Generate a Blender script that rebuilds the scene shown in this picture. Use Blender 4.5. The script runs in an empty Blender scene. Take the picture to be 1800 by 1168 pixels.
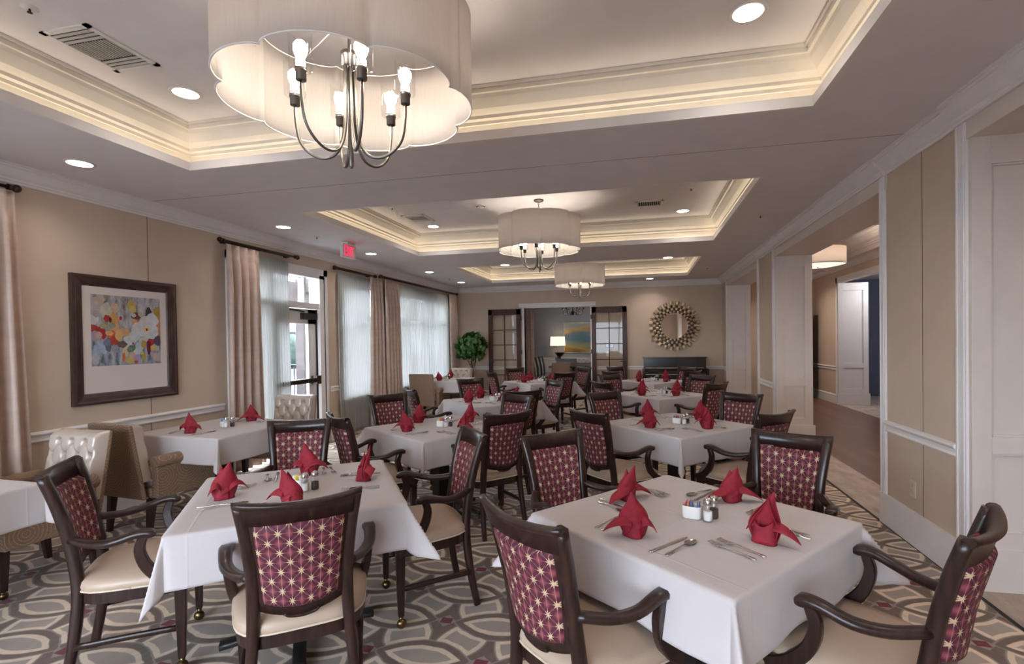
import bpy, bmesh, math, random
from mathutils import Vector, Matrix
random.seed(7)
PI = math.pi
SC = bpy.context.scene
COL = SC.collection

# ---------------------------------------------------------------- camera, world, exposure
def setup_camera():
    yaw, pitch, roll = math.radians(12.2741), math.radians(-.7077), math.radians(-.80701)
    f = Vector((-math.sin(yaw) * math.cos(pitch), math.cos(yaw) * math.cos(pitch), math.sin(pitch)))
    r = Vector((math.cos(yaw), math.sin(yaw), 0))
    u = r.cross(f)
    c, s = math.cos(roll), math.sin(roll)
    r2 = r * c + u * s
    u2 = -r * s + u * c
    cam = bpy.data.cameras.new('camera')
    cam.sensor_fit = 'HORIZONTAL'
    cam.sensor_width = 36
    cam.lens = 875.18 / 1800 * 36
    cam.shift_x = -35.26 / 1800
    cam.shift_y = 24.88 / 1800
    cam.clip_start = .05
    cam.clip_end = 200
    o = bpy.data.objects.new('camera', cam)
    m = Matrix((r2, u2, -f)).transposed().to_4x4()
    m.translation = (0, 0, 1.5)
    o.matrix_world = m
    COL.objects.link(o)
    SC.camera = o
setup_camera()
SC.view_settings.view_transform = 'Standard'
SC.view_settings.look = 'None'
SC.view_settings.gamma = 1
SC.view_settings.use_curve_mapping = False
SC.view_settings.exposure = 0.78
try:
    SC.cycles.max_bounces = 8
    SC.cycles.diffuse_bounces = 4
    SC.cycles.glossy_bounces = 3
    SC.cycles.transmission_bounces = 6
    SC.cycles.transparent_max_bounces = 12
    SC.cycles.sample_clamp_indirect = 4.0
    SC.cycles.caustics_reflective = False
    SC.cycles.caustics_refractive = False
except Exception:
    pass
W = bpy.data.worlds.new('overcast_sky')
SC.world = W
W.use_nodes = True
bg = W.node_tree.nodes['Background']
bg.inputs[0].default_value = (.86, .93, 1.0, 1)
bg.inputs[1].default_value = 23.0

K_DOWN = 1.5      # watts per recessed light
K_COVE = 5.0      # emission of the cove strips
K_BULB = 55.0    # emission of the chandelier bulbs
WARM = (1, .86, .70)

def add_light(name, kind, loc, energy, color, size=.1, rot=(0, 0, 0), size_y=None, spread=None):
    l = bpy.data.lights.new(name, kind)
    l.energy = energy
    l.color = color
    if kind == 'AREA':
        l.shape = 'RECTANGLE' if size_y else 'DISK'
        l.size = size
        if size_y: l.size_y = size_y
        if spread: l.spread = spread
    elif kind == 'POINT':
        l.shadow_soft_size = size
    o = bpy.data.objects.new(name, l)
    o.location = loc
    o.rotation_euler = rot
    COL.objects.link(o)
    return o
def portal(name, loc, sx, sy, rot):
    o = add_light(name, 'AREA', loc, 1, (1, 1, 1), sx, rot, sy)
    o.data.cycles.is_portal = True

# ---------------------------------------------------------------- room measures (metres)
XL, XR, YB, YF, H, HT = -4.66, 1.89, -2.6, 12.36, 2.88, 3.23
TX0, TX1 = -3.47, 1.03
TRAYS = [(.47, 3.295), (4.65, 7.47), (8.88, 11.49)]
WIN = [(.9, 2.6, .60, 2.50), (7.12, 8.25, .60, 2.50), (8.75, 11.55, .60, 2.50)]
DOOR = (4.95, 6.66, 0.0, 2.50)
PIERS = [(3.41, 4.49), (7.70, 8.75), (11.70, YF)]
JX = 2.36
portal('daylight_portal', (XL - .22, 1.75, 1.55), 1.9, 1.7, (0, -PI / 2, 0))
portal('daylight_portal', (XL - .22, 5.8, 1.25), 2.5, 1.7, (0, -PI / 2, 0))
portal('daylight_portal', (XL - .22, 7.68, 1.55), 1.9, 1.13, (0, -PI / 2, 0))
portal('daylight_portal', (XL - .22, 10.15, 1.55), 1.9, 2.8, (0, -PI / 2, 0))
portal('daylight_portal', (-1.9, YB - .22, 1.35), 4.2, 2.3, (-PI / 2, 0, 0))

# ---------------------------------------------------------------- node helpers
def new_mat(name):
    m = bpy.data.materials.new(name)
    m.use_nodes = True
    return m, m.node_tree, m.node_tree.nodes['Principled BSDF']
class NT:
    def __init__(s, nt): s.nt = nt; s.n = nt.nodes; s.l = nt.links
    def m(s, op, a, b=None, c=None):
        k = s.n.new('ShaderNodeMath'); k.operation = op
        for i, v in enumerate((a, b, c)):
            if v is None: continue
            if isinstance(v, (int, float)): k.inputs[i].default_value = v
            else: s.l.new(v, k.inputs[i])
        return k.outputs[0]
    def ss(s, x, e0, e1):
        k = s.n.new('ShaderNodeMapRange'); k.interpolation_type = 'SMOOTHSTEP'
        s.l.new(x, k.inputs[0]); k.inputs[1].default_value = e0; k.inputs[2].default_value = e1
        return k.outputs[0]
    def mix(s, f, a, b):
        k = s.n.new('ShaderNodeMix'); k.data_type = 'RGBA'
        if isinstance(f, (int, float)): k.inputs[0].default_value = f
        else: s.l.new(f, k.inputs[0])
        for i, v in ((6, a), (7, b)):
            if isinstance(v, tuple): k.inputs[i].default_value = v + (1,)
            else: s.l.new(v, k.inputs[i])
        return k.outputs[2]
    def xyz(s, src):
        k = s.n.new('ShaderNodeSeparateXYZ'); s.l.new(src, k.inputs[0]); return k.outputs
    def coord(s, which='Object'):
        return s.n.new('ShaderNodeTexCoord').outputs[which]
    def noise(s, scale, detail=3, vec=None, rough=.5):
        k = s.n.new('ShaderNodeTexNoise'); k.inputs['Scale'].default_value = scale
        k.inputs['Detail'].default_value = detail; k.inputs['Roughness'].default_value = rough
        if vec is not None: s.l.new(vec, k.inputs['Vector'])
        return k.outputs[0]
    def mapping(s, vec, scale=(1, 1, 1), loc=(0, 0, 0), rot=(0, 0, 0)):
        k = s.n.new('ShaderNodeMapping'); s.l.new(vec, k.inputs[0])
        k.inputs['Scale'].default_value = scale; k.inputs['Location'].default_value = loc
        k.inputs['Rotation'].default_value = rot
        return k.outputs[0]
    def bump(s, h, strength, dist, bsdf):
        k = s.n.new('ShaderNodeBump'); k.inputs['Strength'].default_value = strength
        k.inputs['Distance'].default_value = dist; s.l.new(h, k.inputs['Height'])
        s.l.new(k.outputs[0], bsdf.inputs['Normal'])
    def ramp(s, f, stops):
        k = s.n.new('ShaderNodeValToRGB'); s.l.new(f, k.inputs[0])
        e = k.color_ramp.elements
        while len(e) < len(stops): e.new(.5)
        for x, (p, c) in zip(e, stops): x.position = p; x.color = c + (1,)
        return k.outputs[0]
def srgb(r, g, b):
    return tuple(((v / 255) / 12.92 if v / 255 <= .04045 else ((v / 255 + .055) / 1.055) ** 2.4) for v in (r, g, b))
def plain(name, c, rough=.6, metal=0, var=.08, nscale=6, bump=0, bscale=200, coat=0, spec=None, stretch=None, sheen=0):
    m, nt, b = new_mat(name); n = NT(nt)
    co = n.coord()
    vec = n.mapping(co, stretch) if stretch else co
    f = n.noise(nscale, 4, vec)
    lo = tuple(x * (1 - var) for x in c); hi = tuple(min(1, x * (1 + var)) for x in c)
    n.l.new(n.mix(n.ss(f, .3, .7), lo, hi), b.inputs['Base Color'])
    b.inputs['Roughness'].default_value = rough
    b.inputs['Metallic'].default_value = metal
    if coat: b.inputs['Coat Weight'].default_value = coat; b.inputs['Coat Roughness'].default_value = .15
    if sheen: b.inputs['Sheen Weight'].default_value = sheen
    if spec is not None: b.inputs['Specular IOR Level'].default_value = spec
    if bump: n.bump(n.noise(bscale, 2, vec), bump, .002, b)
    return m
def emis(name, c, s):
    m = bpy.data.materials.new(name); m.use_nodes = True
    nt = m.node_tree; nt.nodes.clear()
    e = nt.nodes.new('ShaderNodeEmission'); o = nt.nodes.new('ShaderNodeOutputMaterial')
    e.inputs[0].default_value = c + (1,); e.inputs[1].default_value = s
    nt.links.new(e.outputs[0], o.inputs[0])
    return m

M = {}
M['wall'] = plain('wallpaper_beige', (.60, .47, .37), .75, var=.03, nscale=3, bump=.15, bscale=500)
M['trim'] = plain('trim_paint', (.82, .78, .77), .45, var=.02)
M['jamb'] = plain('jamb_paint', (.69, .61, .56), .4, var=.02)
M['ceil'] = plain('ceiling_paint', (.80, .755, .765), .8, var=.02)
M['tray'] = plain('tray_paint', (.80, .74, .66), .6, var=.02)
M['groove'] = plain('groove', (.14, .10, .07), .8)
M['wood'] = plain('espresso_wood', (.024, .0095, .007), .33, var=.5, nscale=5, stretch=(12, 12, 1.2), coat=.16, spec=.4)
M['woodbrown'] = plain('walnut_door_wood', (.062, .022, .012), .5, var=.45, nscale=5, stretch=(14, 14, 1), coat=.05, spec=.3)
M['seat'] = plain('cream_vinyl', (.46, .34, .255), .40, var=.05, nscale=4, bump=.2, bscale=160)
M['pip'] = plain('piping_vinyl', (.62, .50, .40), .4, var=.03)
def linen():
    m, nt, b = new_mat('white_linen'); n = NT(nt)
    co = n.coord('UV'); u, v, _ = n.xyz(co)
    fold = lambda t, p: n.ss(n.m('ABSOLUTE', n.m('SUBTRACT', t, p)), .004, .0)
    h = n.m('ADD', n.m('ADD', fold(u, .5), fold(v, .5)), n.m('ADD', fold(u, .29), fold(v, .71)))
    soft = n.noise(9, 3, n.coord())
    hh = n.m('ADD', n.m('MULTIPLY', h, .25), soft)
    n.l.new(n.mix(soft, (.515, .462, .458), (.55, .495, .49)), b.inputs['Base Color'])
    b.inputs['Roughness'].default_value = .8
    b.inputs['Sheen Weight'].default_value = .15
    n.bump(hh, .5, .006, b)
    return m
M['cloth'] = linen()
M['napkin'] = plain('red_linen', (.25, .006, .020), .75, var=.18, nscale=30, bump=.2, bscale=300)
M['steel'] = plain('stainless', (.62, .60, .58), .20, metal=1, var=.05)
M['nickel'] = plain('brushed_nickel', (.20, .185, .17), .34, metal=1, var=.08)
M['brass'] = plain('antique_brass', (.20, .13, .065), .30, metal=1, var=.2)
M['gold'] = plain('champagne_gold', (.52, .38, .23), .42, metal=.75, var=.25, nscale=9)
M['iron'] = plain('black_iron', (.012, .010, .010), .45, var=.2)
M['bronze'] = plain('oil_bronze', (.045, .028, .022), .35, metal=.7, var=.3)
M['drape'] = plain('taupe_satin', (.56, .42, .35), .42, var=.07, nscale=3, stretch=(1, 1, 6), bump=.15, bscale=40, sheen=.3)
M['white'] = plain('white_plastic', (.75, .72, .70), .4, var=.02)
M['ceramic'] = plain('white_ceramic', (.80, .77, .74), .15, var=.01)
M['champ'] = plain('champagne_vinyl', (.55, .45, .38), .27, metal=.08, var=.05, nscale=5, spec=.7)
M['black'] = plain('piano_black', (.012, .009, .009), .22, var=.1, coat=.5)
M['greywall'] = plain('greyblue_wall', (.30, .29, .295), .75, var=.03)
M['bluewall'] = plain('slate_wall', (.10, .105, .15), .8, var=.05)
M['mat_board'] = plain('mat_board', (.66, .57, .54), .8, var=.01)
M['frame_wood'] = plain('brown_frame_wood', (.045, .022, .018), .35, var=.35, nscale=4, stretch=(20, 2, 2), coat=.3)
M['grate'] = plain('vent_metal', (.55, .52, .50), .5, var=.02)
M['dark'] = plain('dark_void', (.02, .018, .017), .8)
M['red_dot'] = plain('sprinkler_red', (.5, .05, .04), .4)
M['leaf'] = plain('fig_leaf', (.040, .115, .022), .38, var=.55, nscale=5)
M['bark'] = plain('fig_bark', (.10, .06, .035), .8, var=.3)
M['pot'] = plain('woven_pot', (.22, .14, .09), .8, var=.3, nscale=30)
M['concrete'] = plain('patio_concrete', (.22, .21, .205), .9, var=.1)
M['tree'] = plain('hedge_leaf', (.030, .045, .032), .8, var=.6, nscale=4)
M['beam'] = plain('pergola_brown', (.075, .055, .05), .7, var=.2)
M['roofgrey'] = plain('distant_roof', (.23, .25, .27), .8, var=.1)
M['pepper'] = plain('ground_pepper', (.05, .04, .035), .9, var=.6, nscale=200)
M['salt'] = plain('salt', (.8, .78, .76), .9, var=.02)
for k, c in dict(pink=(.75, .16, .25), blue=(.16, .33, .62), yellow=(.85, .62, .12), ivory=(.78, .74, .68)).items():
    M['pk_' + k] = plain('packet_' + k, c, .5, var=.05)
M['down'] = emis('downlight_glow', (1, .97, .93), 9)
M['bulbm'] = emis('bulb_glow', (1, .88, .72), K_BULB)
M['cove'] = emis('cove_glow', (1, .87, .64), K_COVE)
M['exitred'] = emis('exit_glow', (1, .02, .08), 1.1)
M['lampshade'] = emis('lamp_shade_glow', (1, .84, .66), .75)

def glassy(name, tint, tr, rough=.03):
    m = bpy.data.materials.new(name); m.use_nodes = True
    nt = m.node_tree; nt.nodes.clear()
    t = nt.nodes.new('ShaderNodeBsdfTransparent'); t.inputs[0].default_value = tint + (1,)
    g = nt.nodes.new('ShaderNodeBsdfGlossy'); g.inputs['Roughness'].default_value = rough
    f0 = nt.nodes.new('ShaderNodeLayerWeight'); f0.inputs[0].default_value = .5
    f = nt.nodes.new('ShaderNodeMath'); f.operation = 'POWER'; f.inputs[1].default_value = 4
    nt.links.new(f0.outputs['Facing'], f.inputs[0])
    a = nt.nodes.new('ShaderNodeMath'); a.operation = 'MULTIPLY_ADD'
    a.inputs[1].default_value = .25; a.inputs[2].default_value = 1 - tr
    x = nt.nodes.new('ShaderNodeMixShader'); o = nt.nodes.new('ShaderNodeOutputMaterial')
    nt.links.new(f.outputs[0], a.inputs[0]); nt.links.new(a.outputs[0], x.inputs[0])
    nt.links.new(t.outputs[0], x.inputs[1]); nt.links.new(g.outputs[0], x.inputs[2])
    nt.links.new(x.outputs[0], o.inputs[0])
    return m
M['glass'] = glassy('window_glass', (.60, .63, .66), .985)
M['dglass'] = glassy('door_glass', (.95, .95, .94), .985)
M['cglass'] = glassy('clear_glass', (.97, .97, .97), .95)
def sheer_mat():
    m = bpy.data.materials.new('sheer_voile'); m.use_nodes = True
    nt = m.node_tree; nt.nodes.clear(); n = NT(nt)
    d = nt.nodes.new('ShaderNodeBsdfDiffuse'); d.inputs[0].default_value = (.80, .80, .76, 1)
    t = nt.nodes.new('ShaderNodeBsdfTranslucent'); t.inputs[0].default_value = (.45, .44, .42, 1)
    tr = nt.nodes.new('ShaderNodeBsdfTransparent')
    a = nt.nodes.new('ShaderNodeMixShader'); a.inputs[0].default_value = .62
    b = nt.nodes.new('ShaderNodeMixShader'); b.inputs[0].default_value = .13
    o = nt.nodes.new('ShaderNodeOutputMaterial')
    nt.links.new(d.outputs[0], a.inputs[1]); nt.links.new(t.outputs[0], a.inputs[2])
    nt.links.new(a.outputs[0], b.inputs[1]); nt.links.new(tr.outputs[0], b.inputs[2])
    nt.links.new(b.outputs[0], o.inputs[0])
    return m
M['sheer'] = sheer_mat()
def shade_mat():
    m = bpy.data.materials.new('linen_lampshade'); m.use_nodes = True
    nt = m.node_tree; nt.nodes.clear(); n = NT(nt)
    d = nt.nodes.new('ShaderNodeBsdfDiffuse'); t = nt.nodes.new('ShaderNodeBsdfTranslucent')
    v = n.mapping(n.coord(), (60, 60, 4))
    c = n.mix(n.noise(3, 3, v), (.74, .69, .66), (.83, .78, .755))
    nt.links.new(c, d.inputs[0]); nt.links.new(c, t.inputs[0])
    a = nt.nodes.new('ShaderNodeMixShader'); a.inputs[0].default_value = .62
    o = nt.nodes.new('ShaderNodeOutputMaterial')
    nt.links.new(d.outputs[0], a.inputs[1]); nt.links.new(t.outputs[0], a.inputs[2]); nt.links.new(a.outputs[0], o.inputs[0])
    return m
M['shade'] = shade_mat()

def carpet_mat():
    m, nt, b = new_mat('patterned_carpet'); n = NT(nt); A, B = .2925, .303
    x, y, z = n.xyz(n.coord())
    wob = n.m('MULTIPLY', n.m('SUBTRACT', n.noise(90, 2), .5), .018)
    x = n.m('ADD', x, wob); y = n.m('ADD', y, wob)
    def fold(v, o, p):
        t = n.m('WRAP', n.m('DIVIDE', n.m('SUBTRACT', v, o), p), 1, -1)
        return t
    u0 = fold(x, -1.035, A); v0 = fold(y, 2.49, B)
    u = n.m('ABSOLUTE', u0); v = n.m('ABSOLUTE', v0)
    # lenses at (0,1) and (1,0); diamonds at (0,0) and (1,1)
    def lens(du, dv, w, h):
        q = n.m('DIVIDE', du, w)
        return n.m('SUBTRACT', n.m('DIVIDE', dv, h), n.m('SUBTRACT', 1, n.m('MULTIPLY', q, q)))  # <0 inside
    iu = n.m('SUBTRACT', 1, u); iv = n.m('SUBTRACT', 1, v)
    L = lambda w, h: n.m('MINIMUM', lens(u, iv, w, h), lens(iu, v, w, h))
    outer = L(.82, .39); inner = L(.66, .265); core = L(.52, .165)
    def rect(hl, hs):
        cx = n.m('SUBTRACT', u, .5); cy = n.m('SUBTRACT', v, .5)
        X = n.m('MULTIPLY', cx, .30); Y = n.m('MULTIPLY', cy, .30)
        c, s = math.cos(math.radians(24)), math.sin(math.radians(24))
        p = n.m('ADD', n.m('MULTIPLY', X, c), n.m('MULTIPLY', Y, s))
        q = n.m('SUBTRACT', n.m('MULTIPLY', Y, c), n.m('MULTIPLY', X, s))
        p2 = n.m('ABSOLUTE', p); q2 = n.m('ABSOLUTE', q)
        q3 = n.m('SUBTRACT', q2, n.m('MULTIPLY', n.m('MULTIPLY', p, p), 1.2))
        p3 = n.m('ADD', p2, n.m('MULTIPLY', n.m('MULTIPLY', q, q), 2.0))
        return n.m('MAXIMUM', n.m('SUBTRACT', p3, hl), n.m('SUBTRACT', q3, hs))
    r1 = rect(.116, .060); r2 = rect(.090, .036)
    d0 = n.m('ADD', n.m('DIVIDE', u, .21), n.m('DIVIDE', v, .18))
    d1 = n.m('ADD', n.m('DIVIDE', iu, .21), n.m('DIVIDE', iv, .18))
    dia = n.m('SUBTRACT', n.m('MINIMUM', d0, d1), 1)
    k0 = n.m('MAXIMUM', n.m('DIVIDE', u, .11), n.m('DIVIDE', v, .085))
    k1 = n.m('MAXIMUM', n.m('DIVIDE', iu, .11), n.m('DIVIDE', iv, .085))
    red = n.m('SUBTRACT', n.m('MINIMUM', k0, k1), 1)
    E = .05
    S = lambda d, e=E: n.ss(d, e, -e)
    fib = n.noise(260, 3)
    brown = n.mix(fib, (.105, .064, .044), (.180, .116, .082))
    cream = n.mix(fib, (.60, .46, .34), (.84, .68, .53))
    grey = n.mix(n.noise(35, 4), (.29, .225, .185), (.44, .355, .30))
    halo = (.28, .22, .185)
    c = brown
    c = n.mix(S(n.m('SUBTRACT', n.m('ABSOLUTE', n.m('SUBTRACT', outer, .06)), .055)), c, halo)
    c = n.mix(n.ss(r1, .014, .004), c, halo)
    c = n.mix(n.ss(r1, .003, -.003), c, cream)
    c = n.mix(n.ss(r2, .003, -.003), c, grey)
    c = n.mix(S(outer), c, brown)
    c = n.mix(S(inner, .06), c, cream)
    c = n.mix(S(core, .07), c, grey)
    c = n.mix(S(dia, .08), c, halo)
    c = n.mix(S(red, .08), c, n.mix(fib, (.10, .003, .008), (.19, .008, .018)))
    nt.links.new(c, b.inputs['Base Color'])
    b.inputs['Roughness'].default_value = .95
    b.inputs['Sheen Weight'].default_value = .15
    n.bump(fib, .5, .004, b)
    return m
M['carpet'] = carpet_mat()

def star_mat():
    m, nt, b = new_mat('star_upholstery'); n = NT(nt)
    x, y, z = n.xyz(n.coord('UV'))
    S = .038
    u = n.m('ABSOLUTE', n.m('WRAP', n.m('DIVIDE', x, S), 1, -1))
    v = n.m('ABSOLUTE', n.m('WRAP', n.m('DIVIDE', y, S * .87), 1, -1))
    iu = n.m('SUBTRACT', 1, u); iv = n.m('SUBTRACT', 1, v)
    def pol(a, c):
        c2 = n.m('MULTIPLY', c, .87)
        r = n.m('SQRT', n.m('ADD', n.m('MULTIPLY', a, a), n.m('MULTIPLY', c2, c2)))
        t = n.m('ARCTAN2', c2, a)
        return r, t
    def star(a, c):
        r, t = pol(a, c)
        k = n.m('ABSOLUTE', n.m('COSINE', n.m('MULTIPLY', t, 4)))
        R = n.m('ADD', .15, n.m('MULTIPLY', n.m('POWER', k, 3), .22))
        return n.m('SUBTRACT', r, R), r, k
    s0, r0, k0 = star(u, v); s1, r1, k1 = star(iu, iv)
    sm = n.m('MINIMUM', s0, s1)
    ray = n.m('MAXIMUM', n.m('SUBTRACT', n.m('POWER', k0, 30), n.m('MULTIPLY', r0, .9)), n.m('SUBTRACT', n.m('POWER', k1, 30), n.m('MULTIPLY', r1, .9)))
    vl = n.m('MINIMUM', u, iu)
    g0, _ = pol(iu, v); g1, _ = pol(u, iv)
    glow = n.ss(n.m('MINIMUM', g0, g1), .46, .0)
    f = n.noise(900, 2, n.coord('UV'))
    base = n.mix(f, (.050, .003, .013), (.10, .007, .027))
    c = n.mix(n.m('MULTIPLY', glow, .6), base, (.42, .10, .11))
    c = n.mix(n.m('MULTIPLY', n.ss(ray, .15, .5), .55), c, (.50, .31, .22))
    c = n.mix(n.m('MULTIPLY', n.ss(vl, .05, .015), .4), c, (.45, .26, .20))
    c = n.mix(n.ss(sm, .03, -.03), c, (.56, .40, .25))
    nt.links.new(c, b.inputs['Base Color'])
    b.inputs['Roughness'].default_value = .7
    n.bump(f, .3, .001, b)
    return m
M['star'] = star_mat()

def circle_fabric():
    m, nt, b = new_mat('circle_upholstery'); n = NT(nt)
    co = n.coord('UV')
    k = nt.nodes.new('ShaderNodeTexVoronoi'); k.voronoi_dimensions = '2D'; k.inputs['Scale'].default_value = 5
    nt.links.new(co, k.inputs['Vector'])
    r = n.m('ABSOLUTE', n.m('SINE', n.m('MULTIPLY', k.outputs[0], 30)))
    dots = n.noise(260, 1, co)
    f = n.m('MULTIPLY', n.ss(r, .42, .15), n.ss(dots, .40, .55))
    c = n.mix(f, n.mix(n.noise(180, 3, co), (.17, .10, .06), (.27, .17, .11)), (.42, .30, .215))
    nt.links.new(c, b.inputs['Base Color'])
    b.inputs['Roughness'].default_value = .8
    return m
M['circle'] = circle_fabric()
def woodfloor():
    m, nt, b = new_mat('walnut_planks'); n = NT(nt)
    x, y, z = n.xyz(n.coord())
    W_ = .14
    px = n.m('DIVIDE', x, W_); fl = n.m('FLOOR', px); fr = n.m('FRACT', px)
    yo = n.m('ADD', n.m('DIVIDE', y, 1.3), n.m('MULTIPLY', fl, .37)); fy = n.m('FRACT', yo)
    key = n.m('ADD', n.m('MULTIPLY', fl, 7.3), n.m('FLOOR', yo))
    wn = nt.nodes.new('ShaderNodeTexWhiteNoise'); wn.noise_dimensions = '1D'; nt.links.new(key, wn.inputs['W'])
    grain = n.noise(9, 5, n.mapping(n.coord(), (9, .8, 1)))
    c = n.mix(wn.outputs[0], (.12, .055, .037), (.20, .10, .07))
    c = n.mix(n.m('MULTIPLY', grain, .5), c, (.085, .038, .026))
    gap = n.m('MINIMUM', n.m('MINIMUM', fr, n.m('SUBTRACT', 1, fr)), n.m('MULTIPLY', n.m('MINIMUM', fy, n.m('SUBTRACT', 1, fy)), 8))
    c = n.mix(n.ss(gap, .02, .0), c, (.05, .025, .018))
    nt.links.new(c, b.inputs['Base Color']); b.inputs['Roughness'].default_value = .35
    return m
M['woodfloor'] = woodfloor()
def tile_mat():
    m, nt, b = new_mat('travertine_plank'); n = NT(nt)
    co = n.coord(); x, y, z = n.xyz(co)
    g = n.noise(3, 6, n.mapping(co, (3.5, 1.2, 1), rot=(0, 0, .6)), .6)
    c = n.ramp(g, [(.3, (.26, .19, .155)), (.5, (.38, .30, .25)), (.7, (.48, .40, .345))])
    fy = n.m('FRACT', n.m('DIVIDE', y, .9))
    c = n.mix(n.ss(n.m('MINIMUM', fy, n.m('SUBTRACT', 1, fy)), .006, .0), c, (.15, .11, .09))
    nt.links.new(c, b.inputs['Base Color']); b.inputs['Roughness'].default_value = .45
    return m
M['tile'] = tile_mat()
def landscape():
    m, nt, b = new_mat('landscape_painting'); n = NT(nt)
    co = n.coord('UV'); x, y, z = n.xyz(co)
    w = n.noise(2.2, 4, n.mapping(co, (1, 2.6, 1)))
    h = n.m('ADD', y, n.m('MULTIPLY', n.m('SUBTRACT', w, .5), .55))
    hill = n.m('ADD', h, n.m('MULTIPLY', n.m('SUBTRACT', n.m('ABSOLUTE', n.m('SUBTRACT', x, .55)), .2), n.m('MULTIPLY', n.m('SUBTRACT', y, .5), 1.1)))
    c = n.ramp(hill, [(0, (.28, .14, .02)), (.14, (.50, .33, .06)), (.26, (.22, .25, .19)), (.42, (.10, .19, .20)), (.58, (.12, .21, .26)), (.68, (.30, .25, .14)), (.80, (.55, .34, .13)), (.97, (.34, .34, .28))])
    nt.links.new(c, b.inputs['Base Color']); b.inputs['Roughness'].default_value = .6
    return m
M['landscape'] = landscape()
def print_bg():
    m, nt, b = new_mat('print_ground'); n = NT(nt)
    co = n.coord('UV'); x, y, z = n.xyz(co)
    w = n.noise(5, 5, n.mapping(co, (2.4, .8, 1)), .65)
    c1 = n.ramp(w, [(.32, (.10, .09, .075)), (.45, (.27, .25, .24)), (.55, (.38, .36, .40)), (.7, (.50, .47, .47))])
    c2 = n.ramp(n.noise(8, 4, n.mapping(co, (2, .7, 1), loc=(3, 1, 0))), [(.35, (.10, .12, .12)), (.5, (.26, .30, .38)), (.68, (.47, .45, .45))])
    c = n.mix(n.ss(y, .6, .35), c1, c2)
    nt.links.new(c, b.inputs['Base Color']); b.inputs['Roughness'].default_value = .5
    return m
M['print'] = print_bg()

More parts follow.
